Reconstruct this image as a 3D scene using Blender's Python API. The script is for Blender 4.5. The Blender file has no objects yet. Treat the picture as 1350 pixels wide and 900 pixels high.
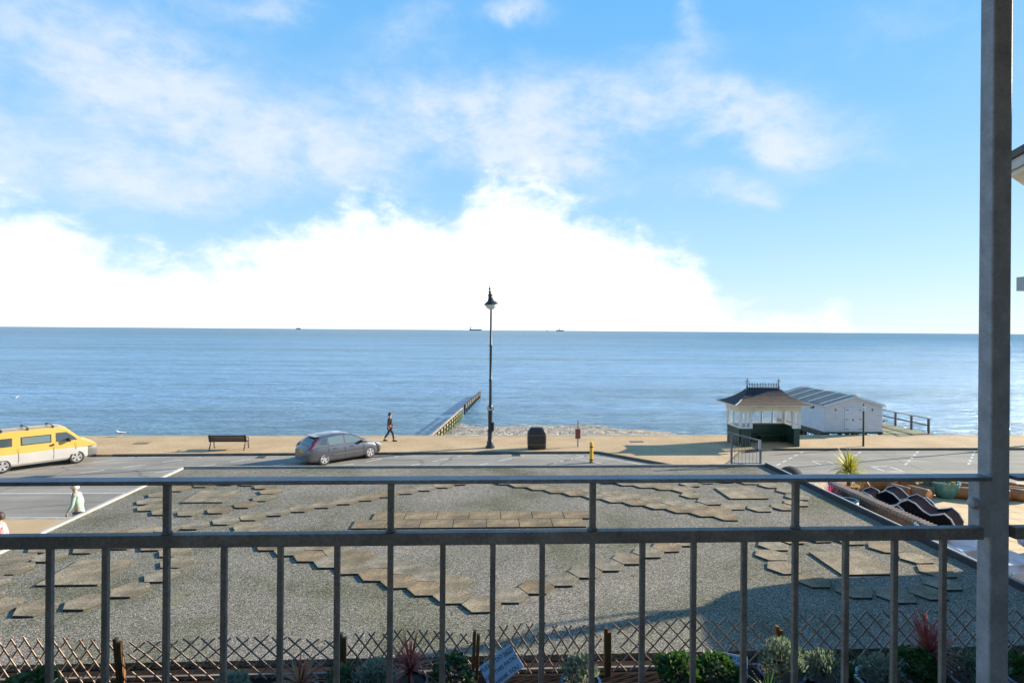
import bpy, bmesh, math, random
from mathutils import Vector, Matrix
random.seed(7)
R = math.radians
D = bpy.data
scene = bpy.context.scene
COL = scene.collection

# ------------------------------------------------------------------ helpers
class MB:
    """collects geometry, then builds it as one mesh object"""
    def __init__(s): s.v = []; s.f = []; s.mi = []; s.m = 0
    def face(s, pts):
        n = len(s.v); s.v += [tuple(p) for p in pts]; s.f.append(tuple(range(n, n+len(pts)))); s.mi.append(s.m)
    def add(s, vs, fs):
        n = len(s.v); s.v += [tuple(p) for p in vs]
        for f in fs: s.f.append(tuple(i+n for i in f)); s.mi.append(s.m)
    def box(s, c, d, rz=0, M=None):
        hx, hy, hz = d[0]/2, d[1]/2, d[2]/2
        vs = [Vector((x*hx, y*hy, z*hz)) for x in (-1, 1) for y in (-1, 1) for z in (-1, 1)]
        if M is not None: vs = [M @ v for v in vs]
        if rz: vs = [Matrix.Rotation(rz, 3, 'Z') @ v for v in vs]
        vs = [v + Vector(c) for v in vs]
        s.add(vs, [(0,1,3,2),(4,6,7,5),(0,4,5,1),(2,3,7,6),(0,2,6,4),(1,5,7,3)])
    def bx(s, x0, x1, y0, y1, z0, z1):
        s.box(((x0+x1)/2, (y0+y1)/2, (z0+z1)/2), (x1-x0, y1-y0, z1-z0))
    def bar(s, a, b, w, h=None):
        """rectangular bar between two points"""
        h = h or w; a = Vector(a); b = Vector(b); d = (b-a)
        L = d.length
        if L < 1e-6: return
        q = d.to_track_quat('X', 'Z').to_matrix()
        s.box((a+b)/2, (L, w, h), M=q)
    def tube(s, pts, rads, n=8, cap=True):
        pts = [Vector(p) for p in pts]
        if not hasattr(rads, '__len__'): rads = [rads]*len(pts)
        base = len(s.v)
        for i, p in enumerate(pts):
            t = (pts[min(i+1, len(pts)-1)] - pts[max(i-1, 0)])
            if t.length < 1e-9: t = Vector((0, 0, 1))
            q = t.to_track_quat('Z', 'X').to_matrix()
            for k in range(n):
                a = 2*math.pi*k/n
                s.v.append(tuple(p + q @ Vector((math.cos(a)*rads[i], math.sin(a)*rads[i], 0))))
        for i in range(len(pts)-1):
            for k in range(n):
                a = base+i*n+k; b = base+i*n+(k+1) % n
                s.f.append((a, b, b+n, a+n)); s.mi.append(s.m)
        if cap:
            s.f.append(tuple(base+k for k in reversed(range(n)))); s.mi.append(s.m)
            e = base+(len(pts)-1)*n
            s.f.append(tuple(e+k for k in range(n))); s.mi.append(s.m)
    def lathe(s, prof, c=(0, 0, 0), n=16, sx=1, sy=1, rot=None, cap=True):
        base = len(s.v)
        for (r, z) in prof:
            for k in range(n):
                a = 2*math.pi*k/n
                p = Vector((math.cos(a)*r*sx, math.sin(a)*r*sy, z))
                if rot is not None: p = rot @ p
                s.v.append(tuple(p + Vector(c)))
        m = len(prof)
        for i in range(m-1):
            for k in range(n):
                a = base+i*n+k; b = base+i*n+(k+1) % n
                s.f.append((a, b, b+n, a+n)); s.mi.append(s.m)
        if cap:
            s.f.append(tuple(base+k for k in reversed(range(n)))); s.mi.append(s.m)
            s.f.append(tuple(base+(m-1)*n+k for k in range(n))); s.mi.append(s.m)
    def prism(s, poly, z0, z1):
        n = len(poly)
        vs = [(x, y, z0) for x, y in poly] + [(x, y, z1) for x, y in poly]
        fs = [tuple(reversed(range(n))), tuple(range(n, 2*n))] + [(i, (i+1) % n, (i+1) % n+n, i+n) for i in range(n)]
        s.add(vs, fs)
    def loft(s, rings, cap=True, closed=True):
        base = len(s.v); n = len(rings[0])
        for r in rings: s.v += [tuple(p) for p in r]
        for i in range(len(rings)-1):
            for k in range(n if closed else n-1):
                a = base+i*n+k; b = base+i*n+(k+1) % n
                s.f.append((a, b, b+n, a+n)); s.mi.append(s.m)
        if cap and closed:
            s.f.append(tuple(base+k for k in reversed(range(n)))); s.mi.append(s.m)
            e = base+(len(rings)-1)*n
            s.f.append(tuple(e+k for k in range(n))); s.mi.append(s.m)
    def build(s, name, mats, parent=None, smooth=False, bevel=0, loc=None, fix=True, **props):
        me = D.meshes.new(name); me.from_pydata(s.v, [], s.f)
        if not isinstance(mats, (list, tuple)): mats = [mats]
        for m in mats: me.materials.append(m)
        for p, i in zip(me.polygons, s.mi): p.material_index = i
        if fix:
            b = bmesh.new(); b.from_mesh(me); bmesh.ops.recalc_face_normals(b, faces=b.faces); b.to_mesh(me); b.free()
        if smooth:
            for p in me.polygons: p.use_smooth = True
            try: me.set_sharp_from_angle(angle=R(smooth if smooth is not True else 40))
            except Exception: pass
        o = D.objects.new(name, me); COL.objects.link(o)
        if parent is not None: o.parent = parent
        if loc is not None: o.location = loc
        if bevel:
            m = o.modifiers.new('bevel', 'BEVEL'); m.width = bevel; m.segments = 2; m.limit_method = 'ANGLE'; m.angle_limit = R(40)
        for k, v in props.items(): o[k] = v
        return o

def thing(name, label, cat, loc=(0, 0, 0), rz=0, group=None):
    o = D.objects.new(name, None); COL.objects.link(o); o.empty_display_size = .1
    o.location = loc; o.rotation_euler = (0, 0, rz); o['label'] = label; o['category'] = cat
    if group: o['group'] = group
    return o
def tag(o, label, cat, group=None):
    o['label'] = label; o['category'] = cat
    if group: o['group'] = group
    return o
def kids(o): return [c for c in D.objects if c.parent == o]
def dup(root, loc, rz=None, label=None, group=None, scale=None):
    def rec(o, parent):
        c = o.copy(); COL.objects.link(c)
        if parent is not None: c.parent = parent
        for ch in kids(o): rec(ch, c)
        return c
    r = rec(root, None); r.location = loc
    if rz is not None: r.rotation_euler = (0, 0, rz)
    if scale: r.scale = (scale,)*3
    if label: r['label'] = label
    if group: r['group'] = group
    return r

# ------------------------------------------------------------------ materials
def nt(name):
    m = D.materials.new(name); m.use_nodes = True; t = m.node_tree
    b = t.nodes['Principled BSDF']; return m, t, b
def L(t, a, b): t.links.new(a, b)
def c4(c): return (c[0], c[1], c[2], 1)
def tex_coord(t, out='Object', scale=(1, 1, 1)):
    tc = t.nodes.new('ShaderNodeTexCoord'); mp = t.nodes.new('ShaderNodeMapping'); mp.inputs['Scale'].default_value = scale
    L(t, tc.outputs[out], mp.inputs['Vector']); return mp.outputs[0]
def noise(t, vec, scale, detail=4, rough=.55, dist=0):
    n = t.nodes.new('ShaderNodeTexNoise'); n.inputs['Scale'].default_value = scale; n.inputs['Detail'].default_value = detail
    n.inputs['Roughness'].default_value = rough; n.inputs['Distortion'].default_value = dist
    if vec is not None: L(t, vec, n.inputs['Vector'])
    return n.outputs['Fac']
def ramp(t, fac, stops, interp='LINEAR'):
    r = t.nodes.new('ShaderNodeValToRGB'); r.color_ramp.interpolation = interp
    e = r.color_ramp.elements
    while len(e) < len(stops): e.new(.5)
    for i, (p, c) in enumerate(stops):
        e[i].position = p; e[i].color = c4(c) if hasattr(c, '__len__') else (c, c, c, 1)
    L(t, fac, r.inputs['Fac']); return r.outputs['Color']
def mix(t, fac, a, b, mode='MIX'):
    m = t.nodes.new('ShaderNodeMix'); m.data_type = 'RGBA'; m.blend_type = mode
    for sock, v in ((m.inputs[0], fac), (m.inputs[6], a), (m.inputs[7], b)):
        if hasattr(v, 'links'): L(t, v, sock)
        elif hasattr(v, '__len__'): sock.default_value = c4(v)
        else: sock.default_value = v
    return m.outputs[2]
def bump(t, h, strength=.4, dist=.01):
    b = t.nodes.new('ShaderNodeBump'); b.inputs['Strength'].default_value = strength; b.inputs['Distance'].default_value = dist
    L(t, h, b.inputs['Height']); return b.outputs[0]
def mat(name, c1, c2=None, scale=6, rough=.6, metal=0, bmp=0, bscale=60, spec=.5, detail=5, lo=.35, hi=.65, stretch=(1, 1, 1), coat=0, bdist=.01, coord='Object', fine=0, rust=0):
    m, t, b = nt(name)
    b.inputs['Roughness'].default_value = rough; b.inputs['Metallic'].default_value = metal
    b.inputs['Specular IOR Level'].default_value = spec
    if coat: b.inputs['Coat Weight'].default_value = coat; b.inputs['Coat Roughness'].default_value = .08
    if c2 is None: c2 = tuple(x*.8 for x in c1)
    v = tex_coord(t, coord, stretch)
    n = noise(t, v, scale, detail)
    col = ramp(t, n, [(lo, c1), (hi, c2)])
    if fine:
        f = noise(t, v, bscale, 3); col = mix(t, 1.0, col, ramp(t, f, [(.3, 1-fine), (.7, 1+fine*.6)]), 'MULTIPLY')
    if name.endswith('_slab'):
        col = mix(t, ramp(t, noise(t, v, 26, 6, .75), [(.60, 0.0), (.68, .6)]), col, (.48, .44, .34))
        col = mix(t, ramp(t, noise(t, v, 9, 8, .7), [(.55, 0.0), (.68, .7)]), col, (.10, .095, .06))
        tcw = t.nodes.new('ShaderNodeNewGeometry'); col = mix(t, 1.0, col, ramp(t, noise(t, tcw.outputs['Position'], 1.7, 4, .6), [(.35, .72), (.65, 1.2)]), 'MULTIPLY')
    if rust:
        rv = tex_coord(t, coord, (1, 1, .35)); rf = ramp(t, noise(t, rv, 11, 8, .75), [(.62, 0.0), (.70, rust)])
        col = mix(t, rf, col, (.13, .06, .03))
        sp = ramp(t, noise(t, rv, 55, 5, .7), [(.60, 0.0), (.68, .5)]); col = mix(t, sp, col, (.33, .34, .33))
    L(t, col, b.inputs['Base Color'])
    if bmp:
        L(t, bump(t, noise(t, v, bscale, 4), bmp, bdist), b.inputs['Normal'])
    return m

def gravel_mat():
    m, t, b = nt('grey_gravel'); v = tex_coord(t)
    vo = t.nodes.new('ShaderNodeTexVoronoi'); vo.inputs['Scale'].default_value = 92; L(t, v, vo.inputs['Vector'])
    sep = t.nodes.new('ShaderNodeSeparateColor'); L(t, vo.outputs['Color'], sep.inputs[0])
    stones = ramp(t, sep.outputs[0], [(0, (.05, .047, .04)), (.3, (.14, .128, .105)), (.65, (.235, .217, .18)), (.9, (.35, .325, .275)), (1, (.54, .50, .43))])
    big = noise(t, v, .55, 8, .65)
    tint = ramp(t, big, [(.36, (.66, .68, .54)), (.47, (.92, .92, .84)), (.55, (1.0, .98, .95)), (.64, (1.22, 1.15, 1.12))])
    col = mix(t, 1.0, stones, tint, 'MULTIPLY')
    moss = ramp(t, noise(t, v, 1.1, 6, .7), [(.58, 0.0), (.72, .6)])
    col = mix(t, moss, col, (.16, .17, .07))
    L(t, col, b.inputs['Base Color']); b.inputs['Roughness'].default_value = .9
    h = t.nodes.new('ShaderNodeMath'); h.operation = 'MULTIPLY'; h.inputs[1].default_value = -1; L(t, vo.outputs['Distance'], h.inputs[0])
    b.inputs['Specular IOR Level'].default_value = .15; L(t, bump(t, h.outputs[0], .7, .009), b.inputs['Normal']); return m
def pebble_mat():
    m, t, b = nt('beach_pebbles'); v = tex_coord(t)
    vo = t.nodes.new('ShaderNodeTexVoronoi'); vo.inputs['Scale'].default_value = 4.2; L(t, v, vo.inputs['Vector'])
    sep = t.nodes.new('ShaderNodeSeparateColor'); L(t, vo.outputs['Color'], sep.inputs[0])
    col = ramp(t, sep.outputs[0], [(0, (.05, .045, .035)), (.25, (.17, .14, .10)), (.55, (.33, .28, .21)), (.8, (.38, .33, .25)), (1, (.58, .53, .45))])
    col = mix(t, ramp(t, noise(t, v, .5, 5), [(.45, 0.0), (.7, .6)]), col, (.30, .24, .17))
    L(t, col, b.inputs['Base Color']); b.inputs['Roughness'].default_value = .8
    h = t.nodes.new('ShaderNodeMath'); h.operation = 'MULTIPLY'; h.inputs[1].default_value = -1; L(t, vo.outputs['Distance'], h.inputs[0])
    L(t, bump(t, h.outputs[0], .9, .12), b.inputs['Normal']); return m
def asphalt_mat():
    m, t, b = nt('worn_asphalt'); v = tex_coord(t)
    col = ramp(t, noise(t, v, .35, 6, .6), [(.35, (.215, .195, .16)), (.65, (.275, .25, .205))])
    sp = ramp(t, noise(t, v, 28, 3, .7), [(.3, .7), (.7, 1.3)])
    col = mix(t, 1.0, col, sp, 'MULTIPLY')
    vs = tex_coord(t, 'Object', (.06, 1.3, 1))
    tr = ramp(t, noise(t, vs, 1.1, 4), [(.40, .82), (.6, 1.1)])
    col = mix(t, .8, col, tr, 'MULTIPLY')
    # repair patches
    br = t.nodes.new('ShaderNodeTexVoronoi'); br.inputs['Scale'].default_value = .16; L(t, v, br.inputs['Vector'])
    sp2 = t.nodes.new('ShaderNodeSeparateColor'); L(t, br.outputs['Color'], sp2.inputs[0])
    col = mix(t, 1.0, col, ramp(t, sp2.outputs[0], [(0, .88), (1, 1.08)]), 'MULTIPLY')
    # cracks
    vc = t.nodes.new('ShaderNodeTexVoronoi'); vc.feature = 'DISTANCE_TO_EDGE'; vc.inputs['Scale'].default_value = .22
    nv = t.nodes.new('ShaderNodeTexNoise'); nv.inputs['Scale'].default_value = .8; L(t, v, nv.inputs['Vector'])
    mxv = mix(t, .35, v, nv.outputs['Color']); L(t, mxv, vc.inputs['Vector'])
    col = mix(t, 1.0, col, ramp(t, vc.outputs['Distance'], [(0, .55), (.010, 1.0)]), 'MULTIPLY')
    L(t, col, b.inputs['Base Color']); b.inputs['Roughness'].default_value = .85
    L(t, bump(t, noise(t, v, 60, 3), .5, .01), b.inputs['Normal']); return m
def water_mat():
    m, t, b = nt('sea_water'); t.nodes.remove(b); out = t.nodes['Material Output']
    geo = t.nodes.new('ShaderNodeNewGeometry'); pos = geo.outputs['Position']
    def mp(sc, rot=0):
        n = t.nodes.new('ShaderNodeMapping'); n.inputs['Scale'].default_value = sc; n.inputs['Rotation'].default_value = (0, 0, rot); L(t, pos, n.inputs['Vector']); return n.outputs[0]
    # tone by distance and streaks, with ripple light painted into the colour
    s1 = noise(t, mp((.004, .030, 1), R(-3)), 1, 9, .68)
    s2 = noise(t, mp((.03, .20, 1), R(4)), 1, 9, .72)
    near = t.nodes.new('ShaderNodeSeparateXYZ'); L(t, pos, near.inputs[0])
    md = t.nodes.new('ShaderNodeMapRange'); md.inputs['From Min'].default_value = 45; md.inputs['From Max'].default_value = 900
    L(t, near.outputs['Y'], md.inputs['Value'])
    dist_tone = ramp(t, md.outputs[0], [(0, (.16, .30, .43)), (.15, (.175, .335, .475)), (.5, (.14, .27, .38)), (1, (.10, .175, .22))])
    green = (.09, .18, .19)
    col = mix(t, ramp(t, s1, [(.44, 0.0), (.62, .85)]), dist_tone, green)
    col = mix(t, ramp(t, s2, [(.48, 0.0), (.60, .62)]), col, (.06, .14, .19))
    s3 = noise(t, mp((.32, 1.5, 1), R(-5)), 1, 8, .72)
    col = mix(t, 1.0, col, ramp(t, s3, [(.36, .62), (.50, 1.02), (.64, 1.5)]), 'MULTIPLY')  # light and dark of small waves multiplied into the colour
    # wave heights at several sizes
    w1 = noise(t, mp((.10, .42, 1), R(6)), 1, 3, .5, .6)
    w2 = noise(t, mp((.55, 1.9, 1), R(-7)), 1, 4, .6, .4)
    w3 = noise(t, mp((2.2, 5.5, 1), R(10)), 1, 3, .6)
    b1 = t.nodes.new('ShaderNodeBump'); b1.inputs['Strength'].default_value = 1; b1.inputs['Distance'].default_value = .9; L(t, w1, b1.inputs['Height'])
    b2 = t.nodes.new('ShaderNodeBump'); b2.inputs['Strength'].default_value = 1; b2.inputs['Distance'].default_value = .55; L(t, w2, b2.inputs['Height']); L(t, b1.outputs[0], b2.inputs['Normal'])
    b3 = t.nodes.new('ShaderNodeBump'); b3.inputs['Strength'].default_value = 1; b3.inputs['Distance'].default_value = .2; L(t, w3, b3.inputs['Height']); L(t, b2.outputs[0], b3.inputs['Normal'])
    df = t.nodes.new('ShaderNodeBsdfDiffuse'); L(t, col, df.inputs['Color']); L(t, b3.outputs[0], df.inputs['Normal'])
    gl = t.nodes.new('ShaderNodeBsdfGlossy'); gl.inputs['Roughness'].default_value = .2; gl.inputs['Color'].default_value = (.75, .88, 1, 1); L(t, b3.outputs[0], gl.inputs['Normal'])
    fr = t.nodes.new('ShaderNodeFresnel'); fr.inputs['IOR'].default_value = 1.33; L(t, b3.outputs[0], fr.inputs['Normal'])
    mr = t.nodes.new('ShaderNodeMapRange'); mr.inputs['From Max'].default_value = 1; mr.inputs['To Min'].default_value = .04; mr.inputs['To Max'].default_value = .34; L(t, fr.outputs[0], mr.inputs['Value'])
    mx = t.nodes.new('ShaderNodeMixShader'); L(t, mr.outputs[0], mx.inputs[0]); L(t, df.outputs[0], mx.inputs[1]); L(t, gl.outputs[0], mx.inputs[2])
    L(t, mx.outputs[0], out.inputs['Surface']); return m
def glass_mat(name, tint=(.05, .07, .08), rough=.05):
    m, t, b = nt(name)
    b.inputs['Base Color'].default_value = c4(tint); b.inputs['Roughness'].default_value = rough; b.inputs['Specular IOR Level'].default_value = .8
    b.inputs['Coat Weight'].default_value = .5
    return m
def pane_mat(name):
    m, t, b = nt(name)
    b.inputs['Base Color'].default_value = (.9, .95, .95, 1); b.inputs['Roughness'].default_value = .03
    b.inputs['Alpha'].default_value = .22
    return m
def foam_mat():
    m, t, b = nt('surf_foam'); v = tex_coord(t, 'Object', (.5, 1.6, 1))
    b.inputs['Base Color'].default_value = (.8, .82, .82, 1); b.inputs['Roughness'].default_value = .7
    a = ramp(t, noise(t, v, 1.6, 6, .7), [(.55, 0.0), (.66, .7)])
    L(t, a, b.inputs['Alpha']); return m

MT = {}
MT['gravel'] = gravel_mat(); MT['pebble'] = pebble_mat(); MT['asphalt'] = asphalt_mat(); MT['water'] = water_mat(); MT['foam'] = foam_mat()
MT['tan'] = mat('tan_promenade', (.40, .27, .135), (.50, .35, .19), .45, .85, fine=.28, bscale=9, detail=9, bmp=.3)
MT['tanp'] = mat('tan_pavement', (.43, .30, .15), (.49, .35, .19), .6, .85, fine=.15, bscale=25)
MT['kerb'] = mat('kerb_stone', (.30, .28, .24), (.40, .38, .33), 2, .85, fine=.2, bscale=30)
MT['kerbd'] = mat('kerb_shade_and_cover', (.10, .085, .065), (.15, .13, .10), 2, .9, fine=.2, bscale=30)  # promenade kerb darkened for its shaded road face; inspection covers share it
MT['coping_tan'] = mat('sandy_coping', (.50, .42, .28), (.42, .34, .22), 1, .85, fine=.15, bscale=20)
MT['concrete'] = mat('pale_concrete', (.42, .41, .37), (.30, .29, .26), 2.5, .85, fine=.2, bscale=40, bmp=.3)
MT['paint'] = mat('road_paint', (.55, .54, .49), (.32, .30, .26), 5, .7, lo=.4, hi=.75)
MT['slab'] = mat('weathered_slab', (.315, .25, .16), (.18, .15, .095), 4, .9, fine=.7, bscale=42, bmp=.6, bdist=.006)
MT['slab2'] = mat('ochre_slab', (.30, .215, .115), (.17, .13, .075), 4, .9, fine=.7, bscale=42, bmp=.6, bdist=.006)
MT['slab3'] = mat('grey_slab', (.32, .27, .19), (.17, .15, .105), 5, .9, fine=.7, bscale=42, bmp=.6, bdist=.006)
MT['slabedge'] = mat('shadow_slab_edge', (.05, .045, .035), (.09, .08, .055), 9, .95)  # shadow around the slabs put into the colour of their sides
MT['galv'] = mat('galvanised_steel', (.27, .31, .345), (.165, .195, .22), 9, .5, metal=.4, rust=.5, bmp=.25, bscale=120, detail=8, fine=.25, bdist=.002)
MT['galvp'] = mat('post_galvanising', (.38, .44, .49), (.27, .315, .35), 18, .6, metal=.1, rust=.25, bmp=.12, bscale=140, detail=8, fine=.14, bdist=.002)
MT['galvd'] = mat('weathered_steel', (.27, .27, .25), (.165, .168, .16), 14, .6, metal=.25, rust=.7, bmp=.25, bscale=120, detail=8, fine=.25, bdist=.002)
MT['black'] = mat('black_paint', (.018, .02, .022), (.03, .03, .032), 5, .4)
MT['dark'] = mat('dark_iron', (.03, .032, .035), (.05, .05, .05), 8, .5, metal=.4)
MT['blackp'] = mat('black_plastic', (.02, .018, .017), (.035, .03, .028), 8, .45)
MT['gold'] = mat('gold_band', (.35, .24, .08), (.28, .19, .06), 8, .4, metal=.4)
MT['yellow'] = mat('yellow_plastic', (.75, .45, .03), (.62, .36, .03), 6, .45)
MT['red'] = mat('red_box', (.28, .06, .05), (.2, .05, .04), 6, .5)
MT['bench'] = mat('dark_brown_wood', (.055, .03, .02), (.09, .05, .035), 5, .6, stretch=(1, 12, 12))
MT['white'] = mat('white_paint', (.78, .76, .70), (.66, .64, .58), 3, .5)
MT['cream'] = mat('cream_paint', (.72, .66, .50), (.58, .53, .40), 3, .55)
MT['green'] = mat('dark_green_paint', (.012, .045, .032), (.02, .06, .045), 4, .4)
MT['slate'] = mat('purple_slate', (.018, .015, .022), (.035, .028, .036), 3, .7, fine=.4, bscale=14, bmp=.5, bdist=.03)
MT['brownslate'] = mat('brown_slate', (.13, .08, .045), (.07, .05, .035), 5, .85, fine=.4, bscale=16, bmp=.6, bdist=.03)
MT['hutwood'] = mat('white_cladding', (.62, .66, .70), (.52, .56, .60), 2, .6, stretch=(1, 1, 6))
MT['hutroof'] = mat('grey_green_felt', (.085, .115, .11), (.12, .15, .14), 2, .7, fine=.2, bscale=12)
MT['deck'] = mat('algae_decking', (.24, .23, .12), (.15, .15, .08), 3, .85, stretch=(8, 1, 1))
MT['groyne'] = mat('salt_bleached_timber', (.34, .29, .22), (.22, .19, .14), 3, .85, fine=.2, bscale=18)
MT['algae'] = mat('algae_timber', (.22, .24, .06), (.12, .12, .05), 1.3, .8, fine=.2, bscale=12)
MT['tarred'] = mat('dark_wet_timber', (.05, .045, .04), (.09, .08, .065), 3, .8)
MT['lathe'] = mat('willow_lath', (.36, .23, .16), (.5, .37, .27), 5, .8)
MT['post'] = mat('orange_stained_timber', (.24, .12, .035), (.13, .06, .02), 3, .75, stretch=(6, 6, 1), bmp=.3)
MT['darkdeck'] = mat('dark_brown_boards', (.022, .014, .011), (.036, .023, .017), 1.5, .95, spec=.1, stretch=(1, 2, 1), fine=.2, bscale=10)
MT['batten'] = mat('grey_batten', (.22, .2, .17), (.14, .12, .1), 5, .8)
MT['terra'] = mat('terracotta_log', (.36, .155, .05), (.24, .10, .035), 3, .6, fine=.25, bscale=20)
MT['terraend'] = mat('terracotta_end', (.42, .17, .05), (.33, .13, .04), 8, .6)
MT['teal'] = mat('teal_glaze', (.05, .17, .15), (.09, .25, .22), 5, .25, spec=.7)
MT['blueg'] = mat('blue_glaze', (.015, .07, .14), (.02, .09, .15), 4, .5, spec=.3)
MT['blueg2'] = mat('slate_blue_glaze', (.08, .12, .15), (.13, .17, .20), 4, .6)
MT['soil'] = mat('soil', (.05, .035, .022), (.09, .06, .04), 9, .95, bmp=.8, bscale=30)
MT['straw'] = mat('dry_grass', (.50, .38, .18), (.33, .24, .11), 8, .8)
MT['brick'] = mat('weathered_wall_block', (.15, .09, .07), (.085, .07, .055), 3.5, .9, fine=.45, bscale=12, bmp=.6, bdist=.03)
MT['brickhole'] = mat('wall_recess', (.03, .018, .014), (.045, .025, .02), 5, .95)
MT['coping'] = mat('scalloped_coping', (.28, .23, .2), (.18, .15, .13), 5, .85, fine=.3, bscale=20)
MT['flag'] = mat('yellow_flagstones', (.56, .40, .21), (.62, .46, .26), 1.5, .8, fine=.12, bscale=12)
MT['rattan'] = mat('black_rattan', (.012, .011, .016), (.02, .018, .024), 12, .95, spec=0, bmp=.5, bscale=60)
MT['rim'] = mat('pale_edge_trim', (.62, .6, .56), (.5, .48, .45), 8, .5)
MT['boat'] = mat('white_gelcoat', (.62, .62, .66), (.5, .5, .54), 2, .3, coat=.3)
MT['boatblue'] = mat('blue_gelcoat', (.02, .22, .5), (.03, .3, .6), 2, .3, coat=.3)
MT['paleblue'] = mat('pale_blue_gelcoat', (.35, .48, .60), (.3, .42, .55), 2, .4)
MT['brickd'] = mat('darkened_house_wall', (.045, .04, .038), (.03, .028, .025), 4, .9)  # kept dark to cut bounce light onto railing and post
MT['render'] = mat('cream_render', (.62, .58, .5), (.55, .51, .44), 1.2, .9, fine=.06, bscale=50)
MT['tile_d'] = mat('dark_roof_tile', (.05, .045, .045), (.08, .07, .065), 5, .7, fine=.3, bscale=12)
MT['fascia'] = mat('grey_white_fascia', (.5, .5, .48), (.42, .42, .4), 4, .6)
MT['lead'] = mat('dark_grey_shade', (.06, .055, .055), (.08, .075, .075), 4, .9, spec=.15)
MT['van_y'] = mat('yellow_car_paint', (.66, .385, .075), (.62, .36, .07), 1, .35, coat=.8)
MT['van_w'] = mat('white_car_paint', (.52, .50, .47), (.46, .445, .42), 1, .35, coat=.8)
MT['car_g'] = mat('grey_metallic_paint', (.11, .115, .135), (.09, .096, .115), 1, .32, metal=.55, coat=1)
MT['bumper'] = mat('grey_bumper', (.12, .12, .125), (.09, .09, .095), 3, .5)
MT['tyre'] = mat('tyre_rubber', (.02, .02, .02), (.035, .034, .032), 8, .85)
MT['alloy'] = mat('silver_alloy', (.62, .62, .64), (.5, .5, .52), 6, .3, metal=.5)
MT['glass'] = glass_mat('dark_car_glass'); MT['glass2'] = glass_mat('tinted_window_glass', (.12, .17, .18), .04)
MT['lampglass'] = mat('frosted_lamp_glass', (.55, .65, .66), (.45, .55, .56), 5, .15)
MT['tail'] = mat('red_tail_lens', (.45, .02, .02), (.35, .015, .015), 10, .2)
MT['head'] = mat('clear_headlamp', (.7, .72, .74), (.5, .52, .54), 18, .1, coat=1)
MT['plate_y'] = mat('yellow_number_plate', (.55, .38, .04), (.5, .34, .04), 10, .4)
MT['pane'] = pane_mat('clear_pane')
MT['skin'] = mat('skin', (.50, .27, .19), (.44, .23, .16), 20, .5)
MT['clothd'] = mat('dark_cloth', (.03, .026, .028), (.05, .04, .042), 12, .9)
MT['clothb'] = mat('charcoal_trousers', (.022, .022, .028), (.035, .034, .04), 12, .9)
MT['mint'] = mat('pale_green_jacket_cloth', (.34, .44, .37), (.27, .37, .31), 7, .85, bmp=.3, bscale=25)
MT['beanie'] = mat('cream_knit', (.68, .64, .56), (.58, .54, .47), 30, .95, bmp=.6, bscale=90)
MT['pink'] = mat('pink_cloth', (.70, .38, .40), (.62, .33, .35), 8, .85)
MT['hair'] = mat('dark_hair', (.03, .018, .014), (.05, .03, .022), 20, .6)
MT['jeans'] = mat('blue_jeans', (.06, .09, .16), (.09, .12, .2), 12, .9)
MT['ship'] = mat('distant_ship_steel', (.16, .2, .26), (.12, .16, .21), .02, .8)
MT['shipw'] = mat('ship_superstructure', (.5, .52, .55), (.4, .42, .45), .02, .8)
MT['gullw'] = mat('white_feathers', (.8, .8, .78), (.7, .7, .68), 20, .8)
MT['gullg'] = mat('grey_feathers', (.3, .32, .35), (.25, .27, .3), 20, .8)
MT['signw'] = mat('white_sign_board', (.70, .71, .76), (.60, .61, .66), 3, .5)
MT['ink'] = mat('black_ink', (.02, .02, .025), (.03, .03, .03), 5, .6)
MT['leaf_silver'] = mat('silver_leaf', (.34, .38, .28), (.24, .29, .21), 18, .8)
MT['leaf_sage'] = mat('sage_leaf', (.16, .22, .13), (.11, .16, .09), 18, .8)
MT['leaf_green'] = mat('green_leaf', (.035, .085, .02), (.055, .12, .028), 18, .6)
MT['leaf_bright'] = mat('bright_green_leaf', (.07, .155, .028), (.045, .11, .022), 18, .6)
MT['leaf_dark'] = mat('dark_leaf', (.035, .055, .02), (.06, .08, .03), 18, .7)
MT['leaf_red'] = mat('red_strap_leaf', (.32, .045, .04), (.46, .15, .11), 12, .5)
MT['leaf_yel'] = mat('yellow_strap_leaf', (.55, .48, .06), (.36, .38, .05), 12, .5)
MT['flower'] = mat('magenta_petal', (.42, .03, .17), (.5, .10, .25), 12, .6)
MT['petalw'] = mat('white_petal', (.8, .8, .75), (.7, .7, .66), 12, .6)
MT['potd'] = mat('dark_glazed_pot', (.02, .022, .035), (.04, .045, .07), 6, .3)
MT['potw'] = mat('pale_glazed_pot', (.42, .45, .5), (.34, .37, .42), 6, .3)
MT['potb'] = mat('navy_glazed_pot', (.015, .02, .07), (.03, .04, .12), 6, .25)
MT['stem'] = mat('woody_stem', (.16, .11, .07), (.1, .07, .045), 14, .9)

for k_ in list(MT):
    if k_.startswith('leaf_') or k_ in ('straw', 'flower'):
        t_ = MT[k_].node_tree; b_ = t_.nodes['Principled BSDF']; o_ = t_.nodes['Material Output']
        tr = t_.nodes.new('ShaderNodeBsdfTranslucent'); ms = t_.nodes.new('ShaderNodeMixShader'); ms.inputs[0].default_value = .4
        L(t_, b_.inputs['Base Color'].links[0].from_socket, tr.inputs['Color']); L(t_, b_.outputs[0], ms.inputs[1]); L(t_, tr.outputs[0], ms.inputs[2]); L(t_, ms.outputs[0], o_.inputs['Surface'])

# ------------------------------------------------------------------ ground, sea, road
b = MB(); b.face([(-42000, 38.3, -2.5), (42000, 38.3, -2.5), (42000, 60000, -2.5), (-42000, 60000, -2.5)])
b.build('sea', MT['water'], kind='structure')
b = MB(); b.face([(-3000, -3000, -6), (3000, -3000, -6), (3000, 300, -6), (-3000, 300, -6)])
b.build('sea_bed', MT['pebble'], kind='structure')
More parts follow.
